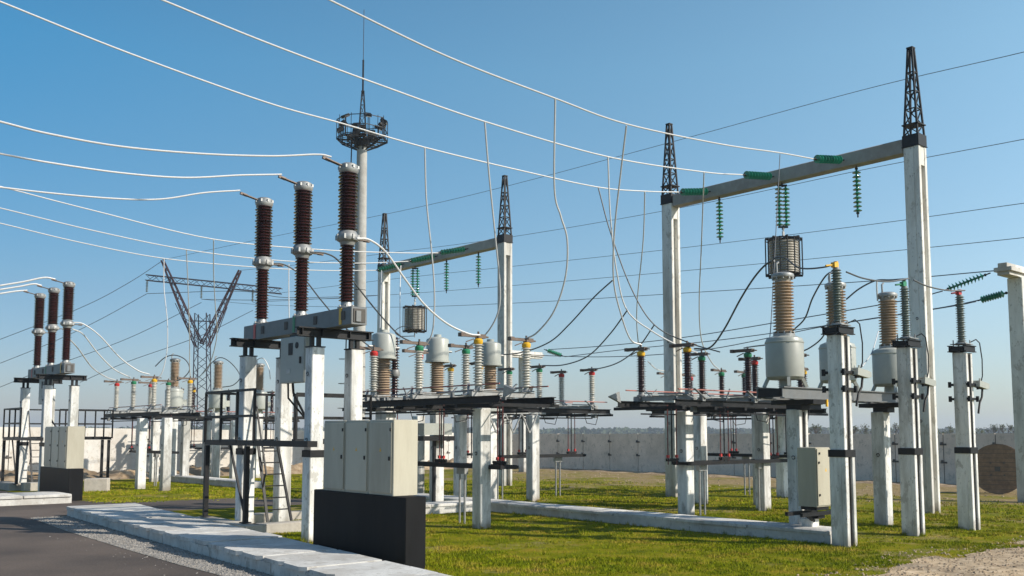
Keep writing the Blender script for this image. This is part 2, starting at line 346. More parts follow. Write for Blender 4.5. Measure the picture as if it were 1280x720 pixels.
me=bpy.data.meshes.new('grass_tufts'); me.from_pydata(TV,[],TF); me.materials.append(BLM); o=bpy.data.objects.new('grass_tufts',me); COL.objects.link(o); o['kind']='stuff'
# dirt bank in front of the white wall
def bank(name,p0,p1,w,h,m,seed):
    mb=MB(); nx,ny=150,12; vs=[]
    p0,p1=Vector(p0),Vector(p1); d=(p1-p0); L_=d.length; d.normalize(); nrm=Vector((-d.y,d.x,0))
    for i in range(nx+1):
        for j in range(ny+1):
            u=i/nx; v=j/ny; p=p0+d*(u*L_)+nrm*((v-.5)*w)
            prof=math.sin(math.pi*v)**.8*min(1,12*u)*min(1,12*(1-u))
            z=prof*h*(.75+.9*noise.fractal(Vector((p.x*.8,p.y*.8,seed)),.8,2.2,5))
            vs.append((p.x,p.y,max(z,-.02)-.01))
    fs=[(i*(ny+1)+j,(i+1)*(ny+1)+j,(i+1)*(ny+1)+j+1,i*(ny+1)+j+1) for i in range(nx) for j in range(ny)]
    mb.add(vs,fs,False); o=mb.build(name,m); o['kind']='structure'; return o
bank('dirt_bank',W(2,44.2),W(36,44.5),3.2,.42,DBM,3)
bank('dirt_bank',W(36.4,8),W(36.6,43),1.6,.09,DBM,5)
# cable ducts with cover slabs
def fa(b): return 6.28+.058*(b-12)
def ba(b): return 7.35+.090*(b-10)
duct=thing('cable_duct','long pale concrete cable trough walkway beside the gravel strip','cable duct',(0,0,0),0)
mb=MB(); hgt=.17
for (b0,b1) in((3,24.75),):
    n=9; 
    for i in range(n):
        x0=b0+(b1-b0)*i/n+.012; x1=b0+(b1-b0)*(i+1)/n-.012
        q=[W(fa(x0)+.03,x0),W(fa(x0)+.13,x0),W(fa(x1)+.13,x1),W(fa(x1)+.03,x1)]
        mb.add([(*v.xy,0) for v in q]+[(*v.xy,hgt) for v in q],[(0,3,2,1),(4,5,6,7),(0,1,5,4),(1,2,6,5),(2,3,7,6),(3,0,4,7)])
        q=[W(ba(x0)-.13,x0),W(ba(x0)-.03,x0),W(ba(x1)-.03,x1),W(ba(x1)-.13,x1)]
        mb.add([(*v.xy,0) for v in q]+[(*v.xy,hgt) for v in q],[(0,3,2,1),(4,5,6,7),(0,1,5,4),(1,2,6,5),(2,3,7,6),(3,0,4,7)])
q=[W(fa(24.7)+.03,24.62),W(ba(24.7)-.03,24.62),W(ba(24.7)-.03,24.76),W(fa(24.7)+.03,24.76)]
mb.add([(*v.xy,0) for v in q]+[(*v.xy,hgt-.003) for v in q],[(0,3,2,1),(4,5,6,7),(0,1,5,4),(1,2,6,5),(2,3,7,6),(3,0,4,7)])
mb.build('trough_wall','slab',duct)
x=24.85
random.seed(11)
while x>4:
    L_=.74; x0=x-L_+.02; x1=x-.02; j=random.uniform(-.025,.02); dz=random.uniform(-.006,.006); k=random.uniform(-.006,.006)
    c=.10
    A0,A1,B0,B1=fa(x0)+j,fa(x1)+j,ba(x0)+j,ba(x1)+j
    ch=.055
    ring=[W(A0,x0+c),W(A0+c*.7,x0),W(B0,x0),W(B1,x1),W(A1+c*.7,x1),W(A1,x1-c)]
    vs=[(*v.xy,hgt+.002+dz) for v in ring]+[(*v.xy,hgt+.062+dz+k) for v in ring]
    mb=MB(); mb.add(vs,[tuple(reversed(range(6))),tuple(range(6,12))]+[(i,(i+1)%6,6+(i+1)%6,6+i) for i in range(6)])
    mb.build('cover_slab','slab',duct); x-=L_
def duct_box(label,a0,a1,b0,b1,nseg,h=.24,along='v',loc=True):
    t=thing('cable_duct',label,'cable duct',W(a0,b0),TH,'cable ducts')
    la,lb=a1-a0,b1-b0; m1=MB()
    if along=='v':
        m1.box((.05,lb/2,h*.36),(.09,lb,h*.72)); m1.box((la-.05,lb/2,h*.36),(.09,lb,h*.72)); m1.box((la/2,.045,h*.355),(la-.2,.09,h*.71)); m1.box((la/2,lb-.045,h*.355),(la-.2,.09,h*.71))
    else:
        m1.box((la/2,.05,h*.36),(la,.09,h*.72)); m1.box((la/2,lb-.05,h*.36),(la,.09,h*.72)); m1.box((.045,lb/2,h*.355),(.09,lb-.2,h*.71)); m1.box((la-.045,lb/2,h*.355),(.09,lb-.2,h*.71))
    m1.build('trough_wall','slab',t)
    for i in range(nseg):
        m=MB(); e=random.uniform(-.02,.02); 
        if along=='v':
            y0=lb*i/nseg; y1=lb*(i+1)/nseg; m.bbox((la/2+e,(y0+y1)/2,h*.72+.004+h*.14),(la+.04,y1-y0-.02,h*.28),.015)
        else:
            y0=la*i/nseg; y1=la*(i+1)/nseg; m.bbox(((y0+y1)/2,lb/2+e,h*.72+.004+h*.14),(y1-y0-.02,lb+.04,h*.28),.015)
        m.build('cover_slab','slab',t)
    return t
duct_box('long concrete duct crossing the grass in front of the dark insulator platform',15.72,16.45,9.6,23.9,8)
duct_box('short concrete duct running from the black plinth to the long duct in the grass',11.0,15.6,19.55,20.25,3,along='u')
duct_box('distant concrete duct in the grass behind the far disconnector posts',15.3,16.0,32.5,42,7)
duct_box('thick concrete kerb slab at the left edge beside the black plinth',4.6,8.45,29.3,31.0,3,.26,'u')
# ------------------------------------------------------------------ boundary walls
def wall(name,label,p0,p1,h0,h1,n,m,thick=.16):
    t=thing(name,label,'wall',p0,math.atan2(p1.y-p0.y,p1.x-p0.x)); L_=(p1-p0).length
    mb=MB(); mp=MB(); mj=MB()
    for i in range(n):
        x0=L_*i/n; x1=L_*(i+1)/n; ha=h0+(h1-h0)*i/n; hb=h0+(h1-h0)*(i+1)/n
        jz=random.uniform(-.012,.012); g_=.018
        vs=[(x0+g_,-thick/2,0),(x1-g_,-thick/2,0),(x1-g_,thick/2,0),(x0+g_,thick/2,0),(x0+g_,-thick/2,ha+jz),(x1-g_,-thick/2,hb+jz),(x1-g_,thick/2,hb+jz),(x0+g_,thick/2,ha+jz)]
        mb.add(vs,[(0,3,2,1),(4,5,6,7),(0,1,5,4),(1,2,6,5),(2,3,7,6),(3,0,4,7)])
        for sd in (1,-1):
            for zz in (.42,.78): 
                mj.box((x1,sd*(thick/2+.012),ha*zz),(.26,.02,.07)); mj.box((x1+.05,sd*(thick/2+.03),ha*zz+.03),(.09,.03,.13))
        mp.box((x1,0,(ha-.06)/2),(.05,thick*.5,ha-.06))
    mb.build('wall_panel',m,t); mp.build('joint_filler','joint',t); mj.build('tie_plate','joint',t)
    return t
cor=W(37.6,46.0)
wall('concrete_wall','grey shaded panel wall along the back right of the yard',W(38.2,-2),cor,2.0,1.95,24,'wall')
wall('concrete_wall','sunlit white panel wall along the back left of the yard',W(37.35,46.15),W(-22,46.4),1.98,2.62,20,'wallw')
# ------------------------------------------------------------------ concrete posts
def post(label,a,b,h,w=.28,strap=None,groove=False,loops=True,group='square concrete posts',loc=None,pads=True):
    p=loc if loc is not None else W(a,b); t=thing('concrete_post',label,'post',(p.x,p.y,0),TH,group)
    m=MB()
    def seg(z0,z1,ww,dx=0):
        if groove:
            m.bbox((dx-0.0,ww*.14,(z0+z1)/2),(ww,ww*.72,z1-z0),.012)
            m.bbox((dx-ww*.34,-ww*.36+.0,(z0+z1)/2),(ww*.32-.004,ww*.28,z1-z0-.02),.008); m.bbox((dx+ww*.36,-ww*.36,(z0+z1)/2),(ww*.28,ww*.28,z1-z0-.02),.008)
        else: m.bbox((dx,0,(z0+z1)/2),(ww,ww,z1-z0),.014)
    if strap:
        seg(-.1,strap,w*1.04,.0); seg(strap+.001,h,w*.94,.0)
    else: seg(-.1,h,w)
    m.build('shaft','post',t)
    if strap:
        m=MB(); m.bbox((0,0,strap),(w*1.12,w*1.12,.13),.008); m.build('strap','black',t)
    if groove:
        m=MB(); m.tube([(w*.08,-w*.42,.0),(w*.08,-w*.43,strap or h*.5),(w*.10,-w*.44,h-.05)],.018,6); m.build('cable','black',t)
    if loops:
        m=MB()
        for zz in ([h*.86,h*.52] if h>3 else [h*.62]):
            pts=[(-w/2-.012,math.cos(q)*.035,zz+math.sin(q)*.035) for q in [i*.7 for i in range(9)]]
            m.tube(pts,.007,5)
        m.build('lifting_loop','black',t)
    return t
# ------------------------------------------------------------------ live tank breaker
def breaker(label,da,db,polelabels):
    t=thing('circuit_breaker',label,'circuit breaker',W(9.27+da,17.42+db),TH,'three pole breakers')
    zb=3.97
    m=MB(); m.bbox((0,.02,zb+.185),(.34,4.5,.33),.01); m.build('beam','grey',t); MB().box((.0,-2.234,zb+.185),(.25,.02,.25)).build('open_end_shade','joint',t); MB().box((-.03,-2.25,zb+.17),(.10,.03,.2)).build('end_bracket','grey',t)  # beam end is solid; a dark plate paints the shaded hollow
    for y in(-1.95,-.9,.3,1.35): MB().box((-.178,y,zb+.2),(.014,.12,.16)).build('access_opening_shade','joint',t)  # flat dark plates paint the shade inside the beam's side openings
    for y,c in((-1.98,'yellow'),(-.16,'green'),(1.6,'red')):
        m=MB(); m.box((-.176,y+.13,zb+.19),(.008,.09,.31)); m.build('phase_band',c,t)
    # cross beams (I section)
    for y in(-1.37,1.48):
        m=MB()
        for z,wd,hh in((zb-.012,.16,.022),(zb-.165,.16,.022)): m.box((0,y,z),(1.62,wd,hh))
        m.box((0,y,zb-.09),(1.62,.02,.13)); 
        for x in(-.72,-.3,.3,.72): m.box((x,y,zb-.09),(.015,.14,.128))
        for x in(-.42,.42):
            for k in(-.07,.07): m.box((x+k,y,zb-.27),(.07,.07,.20))
            m.box((x,y,zb-.362),(.30,.26,.02))
        m.build('crossbeam','black',t)
    for i,y in enumerate((-1.77,0,1.77)):
        base=zb+.35
        pl=MB(); pl.lathe([(0.001,base),(.17,base),(.17,base+.03),(.12,base+.05),(.10,base+.13),(0.001,base+.13)],20)
        for q in range(6): pl.box((.14*math.cos(q*1.047),y*0+.14*math.sin(q*1.047),base+.045),(.03,.03,.05))
        z1=base+.13; z2=z1+1.10; z3=z2+.26; z4=z3+1.13; z5=z4+.17
        mf=MB(); hd=MB()
        mf.lathe([(0.001,z2-.02),(.13,z2-.02),(.15,z2+.04),(.20,z2+.07),(.215,z2+.11),(.215,z2+.16),(.19,z2+.2),(.16,z2+.25),(0.001,z3+.01)],22)
        hd.lathe([(0.001,z4-.02),(.16,z4-.02),(.19,z4+.02),(.19,z4+.07),(.17,z4+.09),(.17,z4+.14),(.12,z5),(0.001,z5)],22)
        for q in range(8):
            aa=q*.785; hd.box((.185*math.cos(aa),.185*math.sin(aa),z4+.09),(.035,.035,.06)); mf.box((.21*math.cos(aa),.21*math.sin(aa),z2+.13),(.04,.04,.09))
        o=pl.build('pole','galv',t,(0,y,0)); mf.build('middle_flange','galv',o); hd.build('head','galv',o)
        m=MB(); m.lathe(sheds(z1,z2,.105,.150,18,.012),22); m.build('lower_insulator','brown',o)
        m=MB(); m.lathe(sheds(z3,z4,.140,.192,18,.014),22); m.build('upper_insulator','brown',o)
        m=MB(); m.box((-.30,0,z5-.03),(.42,.09,.018),tilt=('Y',R(12))); m.box((-.48,.0,z5+.01),(.16,.05,.05),tilt=('Y',R(12))); m.box((.29,0,z2+.12),(.30,.08,.02)); m.box((.42,0,z2+.12),(.12,.045,.045)); m.build('terminal','arm',o)
    # mechanism cabinet
    m=MB(); m.bbox((-.17,-.16,3.45),(.17,1.02,.92),.012); cb=m.build('mechanism_cabinet','tank',t)
    m=MB(); m.box((-.26,-.16,3.45),(.012,.97,.87)); m.build('door','tank',cb)
    m=MB(); m.box((-.270,-.10,3.66),(.014,.16,.24)); m.build('window','black',cb)
    m=MB(); m.tube([(-.262,-.36,3.72),(-.275,-.36,3.72)],.065,12); m.build('gauge','black',cb)
    m=MB(); m.box((-.28,-.52,3.42),(.03,.03,.13)); m.build('handle','black',cb)
    m=MB(); m.box((-.269,-.02,3.22),(.008,.16,.09)); m.build('nameplate','slab',cb)
    m=MB(); m.box((-.1,-.1,3.93),(.12,.5,.08)); m.build('hanger','black',cb)
    m=MB(); m.tube([(-.1,.1,3.0),(-.08,.1,2.8),(.3,.15,2.2),(.32,.15,1.9)],.025,6); m.tube([(-.15,.2,3.0),(-.13,.22,2.7),(.34,.2,2.2),(.36,.2,1.9)],.02,6); m.build('cable','black',cb)
    return t
breaker('nearest three pole breaker with tall brown insulators on white posts',0,0,None)
breaker('distant three pole breaker with brown insulators at the left edge',.25,18.65,None)
for i,(da,db,wh) in enumerate(((0,0,'near'),(.25,18.65,'far'))):
    for j,(a,b,l) in enumerate(((8.85,16.05,'front left leg'),(9.69,16.05,'behind the grey cabinets'),(8.85,18.9,'left leg beside the steel ladder'),(9.69,18.9,'behind the steel ladder'))):
        loc_='nearest' if i==0 else 'far left'
        labs={0:'front post under the yellow end of the %s breaker',1:'post behind the cabinets under the yellow end of the %s breaker',2:'post under the red end of the %s breaker, on its road side',3:'post under the red end of the %s breaker, on its grass side'}
        post('white concrete '+labs[j]%loc_,a+da,b+db,3.60,.28,1.62 if j in(0,1,2) else None)
# service platform with railing and ladder
def platform(label,da,db):
    t=thing('service_platform',label,'service platform',W(da,db),TH,'black service platforms')
    zd=1.80; a0,a1,b0,b1=8.45,12.0,18.95,20.1
    m=MB()
    m.box(((a0+8.66)/2,(15.55+b1)/2,zd),(.20,b1-15.55,.11)); 
    m.box(((a0+a1)/2+.1,b1-.06,zd),(a1-a0-.2,.10,.10)); m.box(((9.9+a1)/2,b0+.26,zd),(a1-9.9,.08,.10)); m.box((a1-.05,(b0+b1)/2+.1,zd),(.08,b1-b0-.3,.10))
    m.box((10.95,19.63,zd+.058),(2.0,.72,.012)); m.box((9.3,19.62,zd+.058),(1.1,.72,.012))
    m.build('deck','black',t)
    legs=[(8.5,20.05),(8.5,18.1),(11.95,20.05),(11.95,19.3),(10.3,20.05)]
    for x,y in legs:
        m=MB(); m.box((x,y,.99),(.09,.09,1.5)); m.box((x,y,.23),(.18,.18,.02)); m.build('leg','black',t)
    m=MB()
    def rail(p,q):
        p=Vector(p);q=Vector(q)
        for z in(2.86,2.34): m.bar((p.x,p.y,z),(q.x,q.y,z),.05)
        n=max(1,round((q-p).length/.75))
        for i in range(n+1): v=p.lerp(q,i/n); m.bar((v.x,v.y,zd),(v.x,v.y,2.86),.045)
    rail((8.47,17.75,0),(8.47,20.1,0)); rail((8.47,20.1,0),(12.0,20.1,0)); rail((12.0,20.1,0),(12.0,19.1,0)); rail((12.0,19.1,0),(10.1,19.1,0))
    m.build('railing','black',t)
    m=MB()
    for x0,x1 in((9.04,9.02),(9.57,9.45)): m.bar((x0,18.22,.2),(x1,18.72,1.86),.055,.03)
    for k in range(1,7):
        u=k/7; m.bar((9.04-.02*u,18.22+.5*u,.2+1.66*u),(9.57-.12*u,18.22+.5*u,.2+1.66*u),.025)
    m.bar((8.95,18.75,2.80),(8.98,18.2,1.15),.03); m.bar((8.95,18.2,1.15),(8.95,18.3,.9),.03)
    m.bar((8.5,18.1,.3),(8.5,18.9,1.75),.04)
    m.build('ladder','black',t)
    return t
platform('black steel platform with railing and ladder under the nearest breaker',0,0)
platform('black steel platform with railing under the far left breaker',.25,18.65)
# plinths
def plinth(label,a,b,l,w,h,m='block'):
    k=MB(); k.bbox((0,0,h/2),(l,w,h),.015); o=k.build('concrete_block',m,None,W(a,b),TH); tag(o,label,'concrete block',None); return o
plinth('pale concrete beam under the railing legs by the walkway',8.55,19.1,.36,2.6,.2)
plinth('pale concrete beam under the foot of the ladder',9.35,18.0,1.5,.34,.2)
plinth('concrete beam behind the ladder at the edge of the cross road',10.6,20.3,2.2,.36,.2)
o=plinth('tan concrete cube under the railing leg left of the grass',0,0,.75,.6,.44); o.location=at_z(121,614); o.rotation_euler.z=R(14)
plinth('pale concrete block beside the far ladder',9.7,36.6,1.6,.4,.28); plinth('pale concrete block left of the far ladder',8.75,37.8,.4,1.8,.26)
# relay cabinets
def relay(label,a,b,k=1.0):
    t=thing('relay_cabinet',label,'cabinet',W(a,b),TH,'three door cabinets on black plinths')
    zq=1.07 if k!=1 else .94
    m=MB(); m.bbox((.205,1.53,zq/2),(.41,3.07,zq),.01); m.build('plinth','blackbox',t)
    ys=[(.02+.32+i*.79) for i in range(3)]
    for i in range(3):
        y0=.42+i*.785; m=MB(); m.bbox((.28,y0+.385,(zq+2.2)/2),(.50,.772,2.2-zq),.01); c=m.build('cabinet_body','cab',t)
        m=MB(); m.bbox((.018,y0+.385,(zq+2.2)/2),(.022,.70,2.12-zq),.004); d=m.build('door','cab',c)
        m=MB(); m.box((.0,y0+.09,1.62),(.02,.03,.06)); m.box((.0,y0+.055,1.15),(.02,.03,.05)) if zq<1 else None; m.box((.0,y0+.055,2.05),(.02,.03,.05)); m.build('handle','black',d)
        m=MB(); m.add([(.004,y0+.40,1.72),(.004,y0+.34,1.72),(.004,y0+.37,1.78)],[(0,1,2)]); m.build('warning_sticker','yellow',d)
    t.scale=(k,k,1) if k!=1 else (1,1,1)
    return t
relay('large beige three door cabinet on a black plinth beside the walkway',7.95,11.68,.88)
relay('distant beige three door cabinet on a black plinth near the left edge',8.6,30.2)
# ------------------------------------------------------------------ disconnectors
INS={}
def disconnector(label,loc,rz,spacing,phase,por,armdir=1,group='pole pairs on the disconnector platforms',open_=True,arms=(1,1)):
    t=thing('disconnector',label,'disconnector',loc,rz,group)
    s=spacing/2; h=1.02
    m=MB(); m.box((0,0,.05),(spacing+.42,.12,.10)); m.box((0,0,.108),(spacing+.36,.16,.012)); 
    m.build('base_channel','galv',t)
    for k,sg in enumerate((-1,1)):
        key=(por,); x=sg*s
        m=MB(); m.lathe(sheds(.22,1.10,.068,.118,15,.01),18,Matrix.Translation((x,0,0))); o=m.build('insulator',por,t)
        m=MB(); m.lathe([(0.001,.115),(.11,.115),(.11,.14),(.075,.16),(.07,.22),(0.001,.22)],14,Matrix.Translation((x,0,0))); m.box((x,.0,.13),(.26,.05,.03)); m.build('foot','galv',o)
        m=MB(); m.lathe([(0.001,1.095),(.085,1.095),(.10,1.12),(.10,1.18),(.07,1.21),(0.001,1.21)],14,Matrix.Translation((x,0,0))); m.build('cap',phase,o)
        m=MB(); dr=armdir
        if arms[k]:
            m.box((x-dr*.20,0,1.26),(.50,.07,.055)); m.box((x-dr*.20,.045,1.29),(.42,.02,.03)); m.box((x-dr*.44,0,1.27),(.10,.12,.08)); m.box((x+dr*.06,0,1.26),(.20,.12,.085)); m.tube([(x,0,1.2),(x,0,1.36)],.022,6)
            m.bar((x-dr*.10,.03,1.20),(x-dr*.30,.03,1.13),.02)
            m.bar((x+dr*.10,.0,1.27),(x+dr*.26,0,1.25),.05,.03)
            m.build('contact_arm','arm',t)
    # earthing blade lying by the base
    m=MB(); m.tube([(-s-.15,.13,.13),(s*.4,.13,.17)],.016,6); m.bar((s*.4,.13,.10),(s*.75,.13,.30),.05,.02); m.bar((-s+.05,.10,.16),(-s-.28,.10,.02),.09,.012); m.build('earthing_blade','galv',t)
    return t
def yard_platform(label,origin,rz,L_,w,zt,rods,group='steel platforms carrying disconnectors',xo=0,midx=None,pipes=(0,)):
    """local x = long axis; beams from x=0..L_, y=-w/2..w/2, top at zt"""
    t=thing('disconnector_platform',label,'steel platform',(origin.x,origin.y,0),rz,group)
    m=MB()
    for y in(-w/2,w/2):
        for z,wd,hh in((zt-.01,.12,.018),(zt-.14,.12,.018)): m.box((L_/2,y,z),(L_,wd,hh))
        m.box((L_/2,y,zt-.075),(L_,.016,.112))
    m.build('long_beam','black',t)
    m=MB()
    n=max(2,int(L_/1.1))
    for i in range(n+1): x=.08+(L_-.16)*i/n; m.box((x,0,zt-.19),(.09,w+.35,.07))
    m.bar((.1,-w/2,zt-.19),(L_*.5,w/2,zt-.19),.05,.04)
    m.build('cross_member','black',t)
    m=MB()
    for y,z,c in((-w/2+.03,.23,0),(w/2-.12,.25,0)): m.tube([(.15,y,zt+z),(L_-.1,y,zt+z)],.017,6)
    m.build('linkage_rod','rodred',t)
    m=MB(); m.tube([(.05,.08,zt+.16),(L_-.1,.08,zt+.16)],.016,6); m.tube([(.0,-.2,zt+.10),(L_-.3,-.2,zt+.10)],.014,6)
    # lever plates at the end
    m.add([(-.42,w/2-.1,zt+.10),(-.05,w/2-.1,zt+.22),(.0,w/2-.1,zt-.05),(-.42,w/2-.07,zt+.08),(-.05,w/2-.07,zt+.20),(.0,w/2-.07,zt-.07)],[(0,1,2),(5,4,3),(0,3,4,1),(1,4,5,2),(2,5,3,0)])
    for x in rods: 
        m.bar((x-.2,-w/2+.02,zt+.26),(x+.05,-w/2-.1,zt+.02),.10,.015); m.bar((x+.12,w/2,zt+.05),(x+.32,w/2-.15,zt+.30),.06,.015); m.box((x,-w/2-.05,zt+.05),(.10,.10,.16))
    m.build('lever','galv',t)
    rr_=random.Random(int(L_*100+zt*7+len(label)))
    m=MB()
    for k in range(int(L_*3.2)):
        x=rr_.uniform(.1,L_-.1); y=rr_.choice((-1,1))*rr_.uniform(.35,.5)*w
        q=rr_.random(); m=MB()
        if q<.4: m.box((x,y,zt+.04),(rr_.uniform(.05,.14),.05,rr_.uniform(.06,.14)))
        elif q<.7: m.bar((x,y,zt+.02),(x+rr_.uniform(-.25,.25),y,zt+rr_.uniform(.12,.30)),.025)
        else: m.box((x,y,zt-.22),(rr_.uniform(.06,.16),.08,.12))
        m.build('bracket','grey',t)
    m=MB()
    for k in range(3):
        x=L_*(.2+.3*k); m.tube([(x,-w/2,zt-.15),(x+.1,-w/2-.02,zt-.45),(x+.5,-w/2-.02,zt-.5),(x+.65,-w/2,zt-.16)],.012,5)
    for y in(-w/2-.01,w/2+.01): m.box((L_/2,y,zt-.30),(L_*.72,.035,.035))
    m.build('cable','black',t)
    # drive beam half way up, with vertical shafts
    zm=1.28; x0,x1=midx or (.3,L_-.3)
    m=MB(); 
    for y in(-.20,.20): m.box(((x0+x1)/2,y,zm),(x1-x0,.05,.09))
    for x in (x0,x1): m.box((x,0,zm),(.06,.5,.07))
    m.build('drive_beam','black',t)
    for x in rods:
        m=MB()
        for k,y in((-.12,.02),(.12,-.04)): m.tube([(x+k,y,zm-.02),(x+k,y,zt-.1)],.014,6)
        m.build('drive_shaft','dkred',t)
        m=MB(); m.tube([(x,.0,zm-.02),(x,.0,zt-.1)],.017,6); m.box((x,0,zm+.09),(.34,.10,.07)); m.tube([(x-.2,0,zm+.10),(x+.22,0,zm+.10)],.03,6); m.build('shaft_bearing','black',t)
        
        for k,y in((-.12,.02),(.12,-.04)): MB().box((x+k,y,zm+.17),(.055,.055,.07)).build('coupling','red',t)
    for x in pipes:
        m=MB(); m.tube([(x-.09,0,0),(x-.09,0,zm)],.025,7); m.tube([(x+.09,0,0),(x+.09,0,zm)],.025,7); m.box((x,0,zm-.11),(.3,.10,.16)); m.build('conduit','galv',t)
    return t
ZT=2.76
names={'yellow':'yellow','green':'green','red':'red'}
def rowA(da,db,tagname,por,labelp):
    for (b,c) in((15.7,'yellow'),(17.85,'green'),(19.75,'red')):
        disconnector('%s capped white insulator pair on the %s'%(c,tagname),W(13.15+da,b+db,ZT),TH,1.34,c,por)
    yard_platform(labelp,W(13.15+da,14.9+db),TH+math.pi/2,5.9,1.5,ZT,(.9,3.0,4.9),midx=(.6,4.4),pipes=(2.2,))
rowA(0,0,'platform right of the nearest breaker','white_por','black steel platform with white insulators on it, right of the big beige cabinet')
rowA(.35,19.45,'far left platform','white_por','distant black steel platform with white insulators, right of the left breaker')
def rowC(db,por,tagname,labelp,aoff=0):
    for (a,c) in((17.4,'yellow'),(19.72,'green'),(22.0,'red')):
        disconnector('%s capped %s insulator pair on the %s'%(c,'dark' if por=='dkbrown' else 'pale',tagname),W(a+aoff,14.86+db,ZT),TH+math.pi/2,1.42,c,por,armdir=-1)
    yard_platform(labelp,W(16.75+aoff,14.86+db),TH,5.9,1.75,ZT,(.9,2.9,5.0),midx=(1.2,5.4),pipes=(2.0,4.4))
rowC(0,'dkbrown','platform left of the large transformers','black steel platform with dark insulators and red shafts, left of the large transformers')
rowC(7.65,'white_por','middle platform behind the white insulators','black steel platform with pale insulators behind the nearest white insulators')
rowC(28.6,'dkbrown','far platform seen under the V shaped pylon','distant black steel platform seen under the V shaped pylon')
for (b,c) in((17.1,'yellow'),(19.36,'green'),(21.65,'red')):
    disconnector('%s capped pair of dark insulators behind the tall middle gantry column'%c,W(26.15,b,ZT),TH,1.24,c,'dkbrown')
yard_platform('black steel platform behind the gantry beyond the dark insulators',W(26.15,16.4),TH+math.pi/2,5.9,1.4,ZT,(1,3,5),pipes=(2.5,))
H25=2.50
P=lambda x,y:at_z(x,y)
for lab,p in (('post under the near end of the white insulator platform',W(12.86,16.05)),('post hidden behind the big beige cabinet',W(13.0,19.9)),
  ('near post under the left end of the dark insulator platform',W(18.25,14.95)),('post under the right end of the dark insulator platform',W(21.3,14.9)),
  ('post with dark cable behind the dark insulator platform',W(21.9,17.4)),('right hand post behind the dark insulator platform',W(22.6,15.9)),
  ('post standing alone under the right end of the middle platform',W(19.0,21.3)),('rear post under the middle platform beside the gantry column',W(20.9,23.4)),
  ('post with concrete lip under the left part of the middle platform',W(17.3,22.6)),('post behind the shaft left of the middle platform',W(17.2,24.6)),
  ('left front post of the far left platform',P(175,611)),('right front post of the far left platform',P(206,613)),('left rear post of the far left platform',P(192,602)),('post right of the far left platform with a black bracket',P(230,602)),
  ('slim far post right of the far left platform',P(257,599)),('far post seen through the ladder',P(292,600)),('rear post right of the gantry far behind the middle platform',W(26.2,21.3)),('rear post under the back platform behind the gantry',W(26.2,17.6)),('far post under the platform below the V shaped pylon',W(20.5,44.0))):
    post('white square concrete '+lab,0,0,H25+.03,.29,loc=p)
# a hanging drum/drive motor under platform A, steel X bracing
def box_thing(name,label,cat,c,d,m,rz=TH):
    k=MB(); k.bbox((0,0,d[2]/2),d,.01); o=k.build(name,m,None,c,rz); return tag(o,label,cat)
# ------------------------------------------------------------------ instrument transformers, tank below
def vt(label,loc,s=1.0,group='transformers with grey tank and tan insulator'):
    t=thing('voltage_transformer',label,'transformer',loc,TH,group)
    m=MB(); zt=.15
    m.lathe([(0.001,zt),(.30,zt),(.36,zt+.05),(.365,zt+.12),(.365,zt+.74),(.34,zt+.80),(.25,zt+.84),(0.001,zt+.84)],28); m.lathe([(.36,zt+.70),(.375,zt+.71),(.375,zt+.73),(.36,zt+.74)],28)
    m.box((.44,.05,zt+.25),(.20,.24,.26)); 
    tk=m.build('tank','tank',t)
    m=MB(); m.box((.55,.05,zt+.25),(.015,.16,.18)); m.build('terminal_box','galv',tk)
    for sx,sy in((-1,-1),(1,-1),(-1,1),(1,1)): MB().bar((sx*.22,sy*.22,zt+.06),(sx*.30,sy*.28,.0),.06).build('leg','tank',t)
    m=MB(); m.lathe([(0.001,0.0),(.11,0.0),(.11,zt+.02),(0.001,zt+.02)],12); m.build('stand','tank',t)
    m=MB(); m.lathe([(0.001,zt+.84),(.21,zt+.84),(.21,zt+.89),(.18,zt+.9),(0.001,zt+.9)],24)
    for q in range(10): m.box((.19*math.cos(q*.628),.19*math.sin(q*.628),zt+.91),(.03,.03,.05))
    m.build('flange','galv',t)
    m=MB(); m.lathe(sheds(zt+.90,zt+1.93,.145,.205,17),26); m.build('insulator','tan',t)
    z=zt+1.93
    m=MB(); m.lathe([(0.001,z-.01),(.15,z-.01),(.17,z+.05),(.21,z+.07),(.22,z+.10),(.21,z+.14),(.15,z+.17),(0.001,z+.19)],24)
    for q in range(10): m.box((.19*math.cos(q*.628),.19*math.sin(q*.628),z+.06),(.035,.035,.05))
    m.build('top_cap','galv',t)
    m=MB(); m.tube([(-.12,.05,z+.15),(-.13,.05,z+.34),(-.06,.05,z+.38)],.022,7); m.build('terminal','galv',t)
    return t
VTL=((5.31,18.64,'nearest tall grey tank transformer with tan insulator under the hanging cage'),(6.75,19.85,'grey tank transformer half hidden behind the yellow tipped arrester'),(8.40,21.30,'grey tank transformer between the yellow and green tipped arresters'))
zv=2.88
for x,y,l in VTL: vt(l,(x,y,zv))
# support beam
t=thing('transformer_support','long dark grey steel beam on posts carrying the three large transformers','steel beam',W(15.6,10.72),TH)
m=MB(); L_=5.1
for y in(-.28,.28):
    for z,wd,hh in((2.865,.10,.02),(2.66,.10,.02)): m.box((L_/2,y,z),(L_,wd,hh))
    m.box((L_/2,y,2.763),(L_,.018,.183))
m.build('beam','grey',t)
m=MB()
for x in(.05,1.2,2.4,3.6,4.95): MB().box((x,0,2.76),(.07,.5,.16)).build('crosspiece','black',t)
for x in(.95,4.25): MB().box((x,0,2.60),(.42,.95,.09)).box((x,0,2.50),(.30,.34,.11)).build('crosspiece','black',t)
m=MB(); m.box((1.25,-.45,2.58),(.05,.03,.14)); m.build('phase_tag','yellow',t)
post('white square concrete post left of the small beige cabinet with black cable',16.5,10.72,2.46,.30,groove=True,loops=True)
post('white square concrete post between the yellow and green tipped arresters',19.82,10.79,2.46,.29,strap=None)
